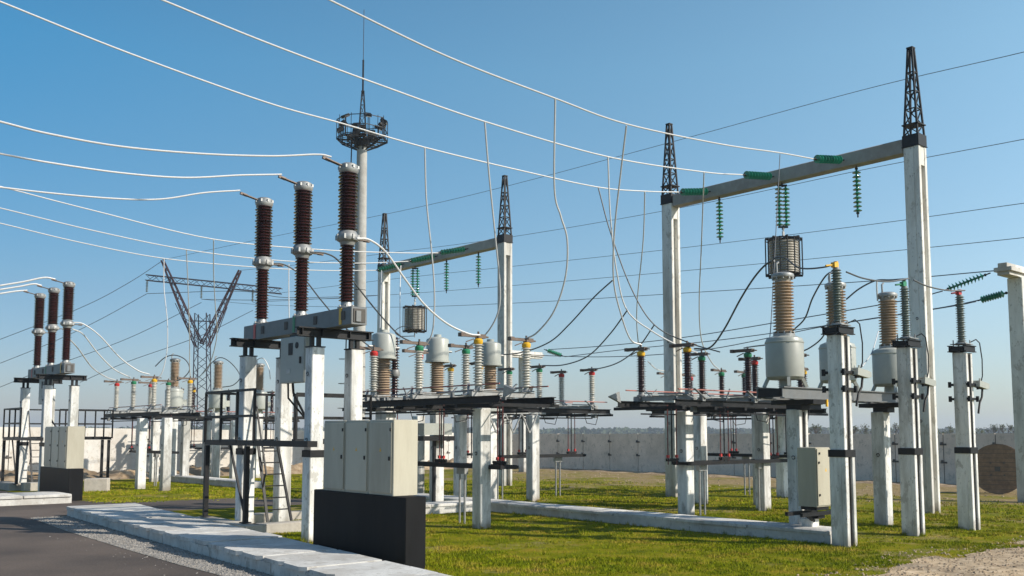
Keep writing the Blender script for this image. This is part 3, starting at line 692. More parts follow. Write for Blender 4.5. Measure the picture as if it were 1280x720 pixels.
# far tanks
for i,(x,y,l) in enumerate(((219,452,'far grey tank transformer left of the V shaped pylon'),(273,455,'far grey tank transformer in front of the V shaped pylon'),(325,458,'far grey tank transformer seen beside the breaker post'))):
    p=at_z(x,y,5.0); vt(l,(p.x,p.y,2.88)); 
    post('far square post under the '+l[4:],0,0,2.86,.3,loc=p)
# inverted current transformers (tank on top)
def ict(label,loc):
    t=thing('current_transformer',label,'transformer',loc,TH,'transformers with grey tank on top')
    m=MB(); m.lathe([(0.001,0),(.22,0),(.22,.22),(0.001,.22)],16); m.box((0,0,-.03),(.5,.5,.06)); m.build('base','tank',t)
    m=MB(); m.lathe(sheds(.22,1.20,.15,.20,16),24); m.build('insulator','tan',t)
    m=MB(); m.lathe([(0.001,1.19),(.33,1.19),(.33,1.24),(.30,1.245),(.30,1.78),(.285,1.81),(.20,1.85),(.10,1.87),(.10,1.93),(0.001,1.94)],26); m.build('tank','tank',t)
    m=MB(); m.tube([(.28,0,1.5),(.46,0,1.5)],.03,8); m.tube([(-.28,0,1.5),(-.46,0,1.5)],.03,8); m.build('terminal','galv',t)
    return t
for x,y,l in((480,411,'left of three transformers with the grey tank on top, behind red capped insulators'),(547,417,'middle of three transformers with the grey tank on top, behind green capped insulators'),(613,423,'right of three transformers with the grey tank on top, behind the gantry column')):
    p=at_z(x,y,4.62); ict(l,(p.x,p.y,2.66)); post('square post under the '+l.split(',')[0].replace(' with the grey tank on top',''),0,0,2.60,.28,loc=p)
p=at_d(493,500,24.6); t=thing('post_insulator','dark brown ribbed post insulator beside the left grey tank on top transformer','insulator',(p.x,p.y,2.70),TH)
m=MB(); m.lathe(sheds(.1,.75,.07,.12,9),16); m.lathe(sheds(.9,1.75,.07,.12,12),16); m.build('insulator','dkbrown',t); m=MB(); m.lathe([(0.001,0),(.13,0),(.13,.1),(0.001,.1)],12); m.lathe([(0.001,.74),(.12,.74),(.14,.8),(.12,.91),(0.001,.91)],12); m.build('flange','galv',t)
# ------------------------------------------------------------------ surge arresters on posts
def arrester(label,p,h,c,cl):
    t=thing('surge_arrester',label,'surge arrester',(p.x,p.y,h-.035),TH,'arresters on tall posts')
    m=MB(); m.lathe(sheds(.26,1.24,.060,.098,20,.008),20); m.build('insulator','polymer',t)
    m=MB(); m.lathe([(0.001,.22),(.12,.22),(.12,.24),(.08,.26),(0.001,.26)],16)
    for sx,sy in((-1,-1),(1,-1),(1,1),(-1,1)): m.tube([(sx*.12,sy*.12,.17),(sx*.12,sy*.12,.30)],.014,6)
    m.box((0,0,.212),(.34,.34,.015)); m.lathe([(0.001,1.24),(.06,1.24),(.06,1.27),(0.001,1.27)],12); m.build('flange','galv',t)
    m=MB(); m.box((-.04,0,1.31),(.13,.08,.09)); m.tube([(0,0,1.27),(0,0,1.38)],.042,8); m.tube([(-.08,0,1.31),(-.26,.05,1.28)],.018,7); m.build('terminal_cap',c,t)
    m=MB()
    for y in(-.16,.16):
        m.box((0,y,.17),(.50,.07,.018)); m.box((0,y,.05),(.50,.07,.018)); m.box((0,y,.11),(.50,.014,.10))
    m.box((-.2,0,.11),(.06,.25,.10)); m.box((.2,0,.11),(.06,.25,.10)); m.build('bracket','black',t)
    m=MB(); m.tube([(.15,-.1,.25),(.28,-.18,.32),(.40,-.20,.25),(.44,-.22,-.1),(.42,-.22,-.45),(.36,-.22,-.55)],.012,6); m.build('earth_lead','black',t)
    # counter box clamped to the post below
    k=thing('surge_counter','grey counter box clamped under the %s tipped arrester'%cl,'counter box',(p.x,p.y,h-.78),TH,'counter boxes on posts')
    m=MB(); m.box((.36,-.20,.10),(.40,.15,.13),tilt=('Y',R(7))); m.box((.60,-.20,.08),(.08,.13,.10)); m.tube([(.33,-.20,.16),(.33,-.20,.24)],.02,6); m.build('housing','tank',k)
    m=MB()
    for z in(.10,-.20):
        for s in(-1,1): m.box((0,s*.175,z),(.46,.03,.05)); 
        for s in(-1,1):
            for y in(-.2,.2): m.box((s*.19,y,z),(.05,.05,.12))
    m.bar((.20,-.2,.02),(.45,-.2,.05),.04); m.tube([(.44,-.2,.03),(.40,-.2,-.15),(.28,-.2,-.28),(.2,-.2,-.5)],.022,7); m.build('clamp','black',k)
ARP=[(Vector((5.89,17.25,0)),3.76,'yellow'),(Vector((7.89,19.12,0)),3.70,'green'),(Vector((9.51,20.22,0)),3.69,'red')]
for p,h,c in ARP:
    arrester('grey green ribbed arrester with %s tip on a tall white post'%c,p,h,c,c)
    post('tall white concrete post under the %s tipped arrester'%c,0,0,h,.31,strap=1.64,groove=True,loops=False,loc=p)
# small marshalling cabinet
t=thing('junction_cabinet','small beige cabinet on black brackets beside the yellow tipped arrester post','cabinet',W(15.99,10.01),TH)
m=MB(); m.bbox((.24,.2,1.18),(.48,.40,1.10),.01); cb=m.build('cabinet_body','cab',t)
m=MB(); m.bbox((.24,-.012,1.18),(.45,.02,1.05),.004); d=m.build('door','cab',cb)
m=MB(); m.box((.06,-.03,1.45),(.03,.02,.04)); m.box((.06,-.03,.85),(.03,.02,.04)); m.box((.08,-.03,1.62),(.03,.02,.04)); m.build('hinge','black',d)
m=MB(); m.add([(.27,-.0235,1.28),(.32,-.0235,1.28),(.295,-.0235,1.35)],[(0,1,2)]); m.build('warning_sticker','yellow',d)
m=MB(); m.box((.24,.2,.60),(.40,.34,.07)); m.box((.1,.4,.50),(1.0,.06,.07)); m.box((.1,.08,.50),(1.0,.06,.07)); m.bar((-.1,.2,.5),(.2,.2,.35),.05); m.box((.3,.2,.44),(.22,.2,.08)); m.build('bracket','black',t)
post('short concrete stub under the small beige cabinet',16.25,10.33,.40,.24,loops=False,group='square concrete stubs')
# ------------------------------------------------------------------ gantries
def spire(name,parent,x,y,z,h=2.35,w=.36,m='black'):
    mb=MB(); t=.055; ww=w/2
    for k,(sx,sy) in enumerate(((-1,-1),(1,-1),(1,1),(-1,1))):
        mb.bar((x+sx*ww,y+sy*ww,z),(x+sx*t,y+sy*t,z+h),.045)
    lv=[0,.12,.3,.5,.72,1]
    for i in range(len(lv)-1):
        u0,u1=lv[i],lv[i+1]; r0=ww+(t-ww)*u0; r1=ww+(t-ww)*u1
        cs=((-1,-1),(1,-1),(1,1),(-1,1))
        for k in range(4):
            a=cs[k]; b=cs[(k+1)%4]
            mb.bar((x+a[0]*r0,y+a[1]*r0,z+h*u0),(x+b[0]*r1,y+b[1]*r1,z+h*u1),.026)
            mb.bar((x+a[0]*r1,y+a[1]*r1,z+h*u1),(x+b[0]*r1,y+b[1]*r1,z+h*u1),.028)
    mb.box((x,y,z+h+.015),(.17,.17,.03)); mb.box((x,y,z+h*.12),(.44,.44,.03))
    return mb.build(name,m,parent)
def gcol(t,x,y,h,w=.42):
    m=MB()
    # channel section column: web at +x side, recess on -y face
    m.bbox((0,.07,h/2-.05),(w,w-.14,h+.1),.015,.97)
    m.bbox((-w*.37,-w*.5+.07,h/2-.05),(w*.26,.14,h+.1),.01); m.bbox((w*.37,-w*.5+.07,h/2-.05),(w*.26,.14,h+.1),.01)
    m.box((0,-w*.5+.075,h-.25),(w*.46,.12,.5)); 
    o=m.build('column','gantry',t,(x,y,0))
    m=MB()
    for zz in(2.3,4.9): m.tube([(-w/2-.01,.03*math.cos(q),zz+.03*math.sin(q)) for q in [i*.7 for i in range(9)]],.008,5)
    m.build('lifting_loop','black',o)
    return o
def gantry(label,a,b0,b1):
    t=thing('gantry',label,'gantry',W(a,b0),TH,'concrete portal gantries with black spires')
    Lb=b1-b0; hz=9.38
    for y in(0,Lb): 
        gcol(t,0,y,hz)
    m=MB(); m.bbox((0,Lb/2,hz+.07),(.36,Lb-.46,.37),.02); m.build('beam','gbeam',t)
    for y in(0,Lb):
        m=MB(); m.box((0,y,hz+.165),(.44,.44,.30)); m.box((0,y,hz+.008),(.47,.47,.016)); c=m.build('collar','black',t)
        spire('spire',t,0,y,hz+.315)
    return t
gantry('nearest tall white concrete gantry with two black lattice spires',23.8,11.75,19.95)
gantry('farther white concrete gantry with two black lattice spires behind the middle platform',23.8,28.3,36.9)
# low beam structures at right edge and far middle
def tpost(label,p,h,x0,x1,col=True):
    t=thing('gantry',label,'gantry',(p.x,p.y,0),TH,'low concrete portal gantries')
    m=MB(); m.bbox((0,0,h/2),(.42,.42,h),.015); m.build('column','gantry',t)
    m=MB(); m.bbox(((x0+x1)/2,0,h+.17),(x1-x0,.50,.12),.01); m.bbox(((x0+x1)/2,.0,h+.29),(x1-x0,.26,.12),.01); m.box(((x0+x1)/2,0,h+.055),(x1-x0-.1,.34,.105)); m.build('beam','gantry',t); return t
p3=at_z(1285,628,0); tpost('white concrete column with cross beam at the right edge',p3,6.55,-1.0,6.5)
pf=at_d(655,480,50.0); tpost('far low white beam on a column behind the yellow capped pair',pf,5.9,-2.2,1.2)
# ------------------------------------------------------------------ insulator strings
def string_mesh(n,pitch,r=.115):
    m=MB(); prof=[(0.001,0)]
    for i in range(n):
        z=-i*pitch-.05; prof+=[(.03,z),(.035,z-.02),(.075,z-.035),(r,z-.062),(r*.97,z-.070),(.06,z-.064),(.03,z-.075)]
    prof+=[(0.03,-n*pitch-.05),(0.001,-n*pitch-.05)]
    m.lathe([(a,b) for a,b in reversed(prof)],16); return m
def string(label,p0,p1,n=10,double=False,group='green glass insulator strings'):
    p0,p1=Vector(p0),Vector(p1); d=p1-p0; L_=d.length; t=thing('insulator_string',label,'insulator string',p0,0,group)
    t.rotation_mode='QUATERNION'; t.rotation_quaternion=Vector((0,0,-1)).rotation_difference(d)
    pitch=(L_-.28)/n
    offs=((-.10,0),(.10,0)) if double else ((0,0),)
    for ox,oy in offs:
        o=string_mesh(n,pitch).build('disc_stack','green_glass',t,(ox,oy,-.10))
    MB().tube([(0,0,.05),(0,0,-.14)],.02,6).box((0,0,-.10),(.28 if double else .07,.05,.05)).build('fitting','black',t)
    MB().tube([(0,0,-L_+.16),(0,0,-L_)],.02,6).box((0,0,-L_+.12),(.28 if double else .07,.05,.05)).build('fitting','black',t)
    return t
GA=23.8
ten=[]; TE={13.66:(1028,199),15.9:(938,219),18.2:(857,240),30.4:(556,315),32.5:(514,326),35.0:(478,336)}
for b,nm,g_ in((13.66,'right','near'),(15.9,'middle','near'),(18.2,'left','near'),(30.4,'right','far'),(32.5,'middle','far'),(35.0,'left','far')):
    p0=W(GA-.22,b,9.44); p1=at_b(*TE[b],b); p1=p0+(p1-p0).normalized()*1.5; ten.append(p1)
    string('%s of three level green strings pulling from the %s gantry beam'%(nm,'nearest' if g_=='near' else 'farther'),p0,p1,9)
for b,nm,db,g_ in((13.4,'single green string hanging near the right end of the nearest beam',False,'n'),(15.75,'double green string holding the near wire cage',True,'n'),(18.0,'single green string hanging near the left end of the nearest beam',False,'n'),
    (29.95,'single green string hanging near the right end of the farther beam',False,'f'),(32.1,'single green string hanging mid way on the farther beam',False,'f'),(34.4,'double green string holding the far wire cage',True,'f')):
    z=9.28; string(nm,W(GA,b,z),W(GA,b,z-1.45),10,db)
def linetrap(label,p):
    t=thing('line_trap',label,'line trap',p,TH,'wire cages hanging under the gantries')
    r=.52;h=1.08; m=MB()
    m.lathe([(0.001,-.08),(r*.80,-.08)]+[(r*(.82 if k%2 else .78),-.1-(h-.2)*k/24) for k in range(25)]+[(r*.80,-h+.08),(0.001,-h+.08)],26); m.build('coil','coil',t)
    m=MB()
    for k in range(16):
        q=k*2*math.pi/16; m.bar((r*math.cos(q),r*math.sin(q),0),(r*math.cos(q),r*math.sin(q),-h),.024)
    for z in(-.03,-h+.03):
        m.tube([(r*math.cos(i*.3927/1),r*math.sin(i*.3927),z) for i in range(17)],.016,5)
    for q in range(4):
        for z in(0,-h): m.bar((-r*math.cos(q*.785),-r*math.sin(q*.785),z),(r*math.cos(q*.785),r*math.sin(q*.785),z),.05,.06)
    m.build('cage','black',t)
    m=MB(); m.tube([(0,0,0),(0,0,.35)],.022,6); m.box((0,0,.16),(.09,.03,.12)); m.box((0,0,.30),(.06,.06,.06)); m.tube([(0,0,-h),(0,0,-h-.25)],.022,6); m.build('hanger','galv',t)
    return t
linetrap('near black wire cage hanging above the tall grey tank transformer',W(GA,15.75,7.60))
linetrap('far black wire cage hanging behind the tanks on top transformers',W(GA,34.4,7.48))
# strings at right edge
r1=at_d(1236,342,27.6); r1b=at_d(1180,363,28.2); string('upper green string reaching left from the column at the right edge',r1,r1b,10)
r2=at_d(1262,365,28.6); r2b=at_d(1222,376,29.3); string('lower green string reaching left from the column at the right edge',r2,r2b,9)
f1=at_d(628,436,49); f1b=at_d(606,428,49.5)
f2=at_d(681,437,49); f2b=at_d(704,445,48.6); string('small far green string right of the far low beam',f2,f2b,9)
# ------------------------------------------------------------------ wires
def catmull(P,n=8):
    if len(P)<3:
        return [P[0].lerp(P[1],i/n) for i in range(n+1)]
    out=[]
    for i in range(len(P)-1):
        p0=P[max(i-1,0)];p1=P[i];p2=P[i+1];p3=P[min(i+2,len(P)-1)]
        if i==0: p0=p1*2-p2
        if i==len(P)-2: p3=p2*2-p1
        for k in range(n):
            t=k/n; out.append(.5*((2*p1)+(-p0+p2)*t+(2*p0-5*p1+4*p2-p3)*t*t+(-p0+3*p1-3*p2+p3)*t**3))
    out.append(P[-1]); return out
def wire3(label,pts,r=.02,m='wire',name='conductor',group=None,cat='wire'):
    mb=MB(); q=catmull([Vector(p) for p in pts]); mb.tube(q,r,7)
    o=mb.build(name,m); tag(o,label,cat,group); return o
def wpx(label,px,d0,d1,r=.02,m='wire',**k):
    L_=[0]
    for i in range(1,len(px)): L_.append(L_[-1]+math.hypot(px[i][0]-px[i-1][0],px[i][1]-px[i-1][1]))
    pts=[at_d(x,y,d0+(d1-d0)*l/L_[-1]) for (x,y),l in zip(px,L_)]
    return wire3(label,pts,r,m,**k)
# strung bus conductors, each in the vertical plane of its own string
def strung(label,b,px,end,r=.0165):
    pts=[at_b(x,y,b) for x,y in px]; 
    d=pts[0]-pts[1]; pts=[pts[0]+d*k for k in(3,2,1)]+pts+[end]
    wire3(label,pts,r,'wire',group='pale conductors strung to the gantries'); return pts
B1=[(200,-99),(412,0),(560,71),(694,123),(783,155),(900,180),(975,191)]
strung('uppermost thick pale conductor strung to the nearest gantry',13.66,B1[1:],ten[0])
strung('middle thick pale conductor strung to the nearest gantry',15.9,[(203,0),(330,52),(480,108),(606,152),(760,196),(880,215)],ten[1])
strung('lowest thick pale conductor strung to the nearest gantry',18.2,[(0,2),(160,66),(330,127),(430,155),(530,184),(650,213),(748,234),(806,239)],ten[2])
strung('upper thin pale conductor strung to the farther gantry',30.4,[(0,233),(120,264),(267,299),(400,312),(500,316)],ten[3],.018)
strung('middle thin pale conductor strung to the farther gantry',32.5,[(0,260),(120,289),(233,312),(340,325),(440,329)],ten[4],.018)
strung('lower thin pale conductor strung to the farther gantry',35.0,[(0,279),(100,303),(205,323),(320,334),(400,338)],ten[5],.018)
def Yof(b,x): # distance of plane b at pixel column x
    r=(x-640)/F; return b/(CU-r*SU)*1.0
DG='pale droppers hanging from the strung conductors'
def yb(x,y,b): return at_b(x,y,b).y
# droppers: (label, px list, start depth, end depth)
A_=lambda k,s: W(13.15+s*.67, {'y':15.7,'g':17.85,'r':19.75}[k],0).y
C_=lambda k,s: W({'y':17.4,'g':19.72,'r':22.0}[k],14.86+s*.71).y
Bc=lambda k,s: W({'y':17.4,'g':19.72,'r':22.0}[k],22.51+s*.71).y
wpx('dropper from the top conductor down to the right yellow cap of the white insulators',[(694,124),(693,235),(701,270),(709,300),(707,345),(693,388),(672,415),(656,424)],yb(694,123,13.66),A_('y',1),.019,'wire',group=DG)
wpx('dropper from the middle conductor passing in front of the farther gantry leg',[(606,153),(611,215),(619,295),(625,360),(622,392),(607,418),(586,433)],yb(606,152,15.9),A_('g',1),.019,'wire',group=DG)
wpx('dropper from the lowest conductor left of the farther gantry',[(531,185),(533,250),(540,320),(543,370),(541,412),(533,430),(522,441)],yb(530,184,18.2),A_('r',1),.019,'wire',group=DG)
wpx('dropper from the top conductor bending at a joint above the leftmost dark insulator',[(783,157),(776,215),(768,290),(767,350),(776,392),(788,424),(802,431)],yb(783,157,13.66),C_('y',1),.019,'wire',group=DG)
wpx('dropper from the middle conductor sweeping right to the near dark insulators',[(760,196),(763,270),(771,340),(784,388),(815,414),(852,434),(872,441)],yb(760,196,15.9),C_('g',1)-.3,.019,'wire',group=DG)
wpx('dropper from the lowest conductor crossing behind the others to the red cap',[(748,235),(763,290),(789,360),(818,406),(860,428),(900,440)],yb(748,234,18.2),C_('r',1),.018,'dwire',group=DG)
wpx('short straight dropper beside the left gantry leg',[(806,240),(804,300),(797,370),(796,405),(798,430)],yb(806,240,18.2),31,.018,'wire',group=DG)
wpx('straight dropper left of the nearest gantry middle string',[(880,216),(877,300),(874,380),(877,425),(889,452),(900,463)],yb(880,215,15.9),31.2,.017,'wire',group=DG)
wpx('straight dropper passing the near wire cage',[(975,193),(971,270),(967,345),(964,400),(962,425)],yb(975,192,13.66),20,.010,'dwire',group=DG)
DK='dark jumper cables between the apparatus'
wpx('dark jumper sagging from the first joint to the left, behind the yellow pair',[(766,350),(742,372),(712,405),(686,428),(650,441),(612,444)],22.5,27.5,.018,'dwire',group=DK)
wpx('dark jumper sagging from the second joint to the far green cap',[(784,388),(762,418),(735,445),(705,456),(678,457)],23.5,28.9,.018,'dwire',group=DK)
wpx('dark jumper sagging from the third joint to the far red cap',[(818,406),(798,434),(775,452),(752,460),(735,461)],25,30.6,.018,'dwire',group=DK)
wpx('short dark link from the yellow arm to the small red cap in the platform',[(810,452),(822,462),(838,464)],26,32,.014,'wire',group=DK)
wpx('dark jumper arching from the near dark insulators up to the tall transformer',[(868,436),(888,434),(905,412),(925,375),(942,348),(957,331),(968,326)],22.0,18.8,.020,'dwire',group=DK)
wpx('dark cable passing from the tall transformer across the near wire cage',[(964,342),(966,325),(980,322),(1000,335),(1030,334),(1046,328)],18.7,17.3,.016,'dwire',group=DK)
wpx('dark jumper looping down right of the tall transformer',[(1046,338),(1032,345),(1016,372),(1006,398),(990,414)],19.8,22.5,.018,'dwire',group=DK)
wpx('dark cable from the green tipped arrester arching left to the hidden transformer',[(1132,350),(1112,350),(1094,351),(1074,361),(1058,374)],19.3,20.5,.017,'dwire',group=DK)
wpx('short curved riser on the hidden transformer',[(1037,356),(1036,345),(1042,339)],19.85,19.8,.018,'wire',group=DK)
wpx('short curved riser on the transformer between the arresters',[(1097,376),(1096,360),(1096,352)],21.3,21.2,.018,'wire',group=DK)
wpx('dark cable linking the yellow and green arrester tips',[(1058,340),(1080,348),(1110,352),(1136,348)],17.3,19.1,.016,'dwire',group=DK)
wpx('dark cable from the green arrester tip to the red arrester tip and string',[(1142,350),(1160,358),(1185,363),(1206,363)],19.15,20.2,.016,'dwire',group=DK)
wpx('dark jumper low behind the yellow tipped arrester post',[(1036,408),(1026,424),(1010,436),(996,441)],20.0,21.8,.016,'dwire',group=DK)
wpx('dark cable from the tall tank to the green capped dark insulators',[(960,431),(942,433),(930,435)],19.5,23.5,.016,'dwire',group=DK)
wpx('thin pale cable slanting behind the green tipped transformer tank',[(1098,414),(1090,440),(1078,458)],22.5,20.5,.012,'wire',group=DK)
# breaker leads
for b,px,l in((15.65,[(0,152),(60,167),(150,183),(250,192),(340,195),(396,193),(414,196)],'right'),(17.42,[(0,192),(60,203),(150,216),(230,222),(300,219),(352,218)],'middle'),(19.19,[(0,234),(60,241),(140,248),(200,249),(255,241),(300,238)],'left')):
    pts=[at_b(x,y,b) for x,y in px]; d=pts[0]-pts[1]; pts=[pts[0]+d*k for k in(3,2,1)]+pts
    wire3('pale lead running left from the top of the %s pole of the nearest breaker'%l,pts,.017,'wire',group='pale leads from breaker tops')
for k,(b,px,l) in enumerate(((34.3,[(0,357),(30,352),(55,347),(69,349)],'right'),(36.1,[(0,362),(25,358),(42,355),(52,357)],'middle'),(37.85,[(0,367),(20,364),(34,363)],'left'))):
    wire3('pale lead running left from the top of the %s pole of the far breaker'%l,[at_b(x,y,b) for x,y in px],.03,'wire',group='pale leads from breaker tops')
wpx('pale lead curving from the right breaker pole down to the yellow capped pair',[(446,298),(462,300),(482,315),(505,347),(530,380),(558,404),(585,417),(600,419)],17.7,20.0,.020,'wire',group=DK)
wpx('dark lead from the middle breaker pole down to the green capped pair',[(388,315),(408,317),(424,327),(445,356),(472,390),(498,418),(516,428)],19,21.7,.017,'dwire',group=DK)
wpx('dark lead from the left breaker pole down to the red capped pair',[(338,329),(356,331),(378,346),(402,376),(430,408),(458,430),(466,436)],20.6,23,.016,'dwire',group=DK)
for px,l,c in(([(89,403),(104,405),(125,420),(150,447),(172,463),(187,468)],'right','yellow'),([(90,411),(104,418),(122,441),(142,461),(163,472)],'middle','green'),([(87,424),(98,436),(115,459),(132,471),(144,475)],'left','red')):
    wpx('pale lead curving from the %s pole of the far breaker to the %s capped pair'%(l,c),px,33,35+{'right':0,'middle':1.2,'left':3}[l],.022,'wire',group=DK)
wpx('pale dropper in front of the left arm of the V shaped pylon',[(205,324),(205,360),(209,400),(209,435),(204,462),(198,473)],yb(205,323,35.0),35,.017,'wire',group=DG)
wpx('pale dropper in front of the V shaped pylon centre',[(233,312),(235,360),(237,423),(237,455),(238,472)],yb(233,312,32.5),36.6,.017,'wire',group=DG)
wpx('pale dropper in front of the right arm of the V shaped pylon',[(267,300),(267,340),(269,381),(271,420),(262,455),(250,470),(241,474)],yb(267,299,30.4),37,.017,'wire',group=DG)
wpx('pale dropper hanging behind the left breaker pole',[(361,330),(361,370),(362,420)],34,34,.018,'wire',group=DG)
wpx('pale dropper left of the farther gantry leg',[(477,338),(476,370),(475,410)],yb(470,338,35),31,.018,'wire',group=DG)
wpx('pale dropper in front of the farther gantry leg',[(501,332),(500,370),(500,430)],39,38,.018,'wire',group=DG)
wpx('dark arch over the far transformer left of the pylon',[(194,458),(206,447),(219,444),(232,450),(237,462),(228,473),(213,478)],40,40,.022,'dwire',group=DK)
wpx('dark arch over the far transformer in front of the pylon',[(252,468),(262,456),(275,447),(289,454),(300,470),(292,481),(278,484)],41,41,.020,'dwire',group=DK)
wpx('pale loop by the breaker post over the far transformer',[(316,470),(320,452),(329,448),(336,460),(338,474)],43,43,.02,'wire',group=DK)
wpx('small dark loop under the far wire cage',[(519,410),(504,408),(494,414),(500,420),(518,420)],37,37,.016,'dwire',group=DK)
# far transmission lines
FL='thin dark lines crossing the sky'
for px,l,d0,d1 in (([(1420,28),(1280,65),(1080,112),(860,172),(640,231),(500,264),(330,298),(203,325)],'highest thin line rising to the upper right corner',34,96),
   ([(1420,145),(1280,174),(1080,212),(860,258),(640,296),(480,317),(380,330),(300,338)],'second thin line crossing below the nearest beam',36,96),
   ([(1420,236),(1280,254),(1093,280),(860,309),(640,333),(480,350),(352,366)],'third thin line crossing behind the near wire cage',38,96),
   ([(1420,280),(1280,297),(1093,316),(860,338),(640,357),(480,369),(316,378)],'fourth thin line crossing under the near wire cage',38,96),
   ([(1248,338),(1093,351),(860,366),(640,379),(480,384),(330,381),(252,374)],'fifth thin line ending at the right edge column',29,96),
   ([(1178,364),(1128,376),(1000,398),(860,421),(760,432),(686,437)],'thin line from the upper right edge string to the far low beam',28.3,49),
   ([(1220,377),(1183,384),(1060,403),(900,425),(780,437),(706,446)],'thin line from the lower right edge string to the far small string',29.4,48.6),
   ([(1262,366),(1180,384),(1030,408),(883,437),(760,446),(640,443)],'lowest thin line behind the tan transformers',28.7,50)):
    wpx(l,px,d0,d1,.018,'fwire',group=FL)
for px,l in (([(203,326),(160,354),(100,385),(-20,432)],'faint line left of the pylon, upper'),([(184,367),(120,402),(60,430),(-20,462)],'faint line from the left end of the pylon crossarm'),([(252,378),(160,423),(60,460),(-20,492)],'faint line from the middle of the pylon crossarm'),([(316,388),(250,420),(160,452),(100,478)],'faint line from the right end of the pylon crossarm'),([(184,367),(300,364),(360,372),(480,369)],'faint line right from the left crossarm hanger'),([(252,374),(330,375),(460,372)],'faint line right from the middle crossarm hanger')):
    wpx(l,px,96,96,.03,'fwire',group=FL)
# ------------------------------------------------------------------ lighting mast
D=50.0
mp=at_d(449,430,D); t=thing('lighting_mast','tall concrete lighting mast with floodlight platform and thin antenna','lighting mast',(mp.x,D,0),R(15))
def zpx(y,d=D,x=449): return at_d(x,y,d).z
ztop=zpx(183); r0=.33
m=MB(); m.lathe([(.36,0),(.27,ztop),(0.001,ztop)],20); sh=m.build('mast_shaft','mast',t)
m=MB()
for k in range(1,10): m.lathe([(.37-.009*k,k*1.35),(.385-.009*k,k*1.35+.01),(.37-.009*k,k*1.35+.05)],16)
m.build('band','black',sh)
zp=zpx(176); zr=zpx(152)
m=MB(); rr=1.35
hexp=[(rr*math.cos(k*math.pi/4),rr*math.sin(k*math.pi/4)) for k in range(8)]
for k in range(8):
    a=hexp[k];b=hexp[(k+1)%8]
    for z in(zp,zp+.08,zr,(zr+zp)/2): m.bar((*a,z),(*b,z),.035)
    m.bar((*a,zp),(*a,zr),.035); m.bar((a[0]*.2,a[1]*.2,zp-.5),(a[0],a[1],zp),.06); m.bar((a[0]*.2,a[1]*.2,zp),(a[0],a[1],zp),.06)
    m.bar((a[0]*.6,a[1]*.6,zp),(b[0]*.6,b[1]*.6,zp),.05)
m.lathe([(0.001,zp-.35),(.40,zp-.35),(.45,zp+.02),(0.001,zp+.02)],14)
for k in range(24):
    q=k*math.pi/12; m.bar((.4*math.cos(q),.4*math.sin(q),zp+.02),(1.3*math.cos(q),1.3*math.sin(q),zp+.02),.05,.02)
for k in range(16):
    q=k*math.pi/8+.2; m.bar((1.25*math.cos(q),1.25*math.sin(q),zp),(1.25*math.cos(q),1.25*math.sin(q),zr+.1*(k%3)),.03)
m.box((.5,.2,zp+.35),(.4,.3,.6)); m.box((-.4,-.4,zp+.25),(.3,.3,.45))
m.build('lamp_platform','black',t)
for k in range(11):
    q=k*.571+.3; m=MB(); c=Vector((1.15*math.cos(q),1.15*math.sin(q),zp+.5 if k%2 else zr+.02)); m.box(c,(.36,.30,.16),rz=q,tilt=('Y',R(30))); m.bar((c.x,c.y,zp),(c.x,c.y,c.z),.04); fl=m.build('floodlight','black',t)
    m=MB(); m.box(c+Vector((.03*math.cos(q),.03*math.sin(q),-.09)),(.30,.25,.02),rz=q,tilt=('Y',R(30))); m.build('lens','lamp',fl)
spire('antenna_base',t,0,0,zp+.02,h=zpx(115)-zp,w=.42)
m=MB(); m.tube([(0,0,zpx(118)),(0,0,zpx(75))],.05,7); m.tube([(0,0,zpx(75)),(0,0,zpx(12))],.018,6); m.build('antenna','black',t)
m=MB()
for s in(-.18,.18): m.bar((-.75,s,.5),(-.55,s,zp),.03)
for k in range(44): z=.8+k*(zp-1)/44; x=-.75+.2*z/zp; m.bar((x,-.18,z),(x,.18,z),.02)
for k in range(12):
    z=2+k*(zp-2.2)/12; x=-.75+.2*z/zp; m.tube([(x+.0+.36*math.cos(j*.6+1.57)-.0,.36*math.sin(j*.6+1.57),z) for j in range(6)],.012,4)
m.build('ladder','black',t)
# ------------------------------------------------------------------ V shaped pylon
D=96.0
c=at_d(254,500,D); t=thing('pylon','distant V shaped lattice pylon with long crossarm','pylon',(c.x,D,0),0)
def pp(x,y): v=at_d(x,y,D); return Vector((v.x-c.x,0,v.z))
def truss(mb,p,q,w0,w1,n,rm=.07,rd=.035):
    p,q=Vector(p),Vector(q); d=(q-p).normalized(); up=Vector((0,1,0)); x=d.cross(up).normalized()
    cs=[(-1,-1),(1,-1),(1,1),(-1,1)]
    def pt(u,k): w=(w0+(w1-w0)*u)/2; return p.lerp(q,u)+x*cs[k][0]*w+up*cs[k][1]*w
    for k in range(4): mb.bar(pt(0,k),pt(1,k),rm)
    for i in range(n):
        for k in range(4):
            a,b=(k,(k+1)%4) if i%2 else ((k+1)%4,k)
            mb.bar(pt(i/n,a),pt((i+1)/n,b),rd)
m=MB(); truss(m,(0,0,0),pp(253,392)*1.0+Vector((0,0,0)),1.5,1.15,14,.09,.05); m.build('body','navy',t)
for sx,x0,x1,y1 in((-1,246,203,325),(1,258,300,338)):
    m=MB(); truss(m,pp(x0+3,432) if sx<0 else pp(x0-2,432),pp(x1,y1),.75,.22,12,.10,.05); m.build('arm','maroon',t)
m=MB(); truss(m,pp(183,347),pp(352,364),.55,.55,20,.07,.04); m.build('crossarm','navy',t)
m=MB(); m.bar(pp(238,401),pp(268,402),.10)
m.bar(pp(219,379),pp(236,415),.06);m.bar(pp(222,377),pp(238,413),.05);m.bar(pp(236,415),pp(240,414),.06); m.bar(pp(284,384),pp(272,416),.06);m.bar(pp(281,382),pp(268,416),.05)
m.build('maintenance_ladder','navy',t)
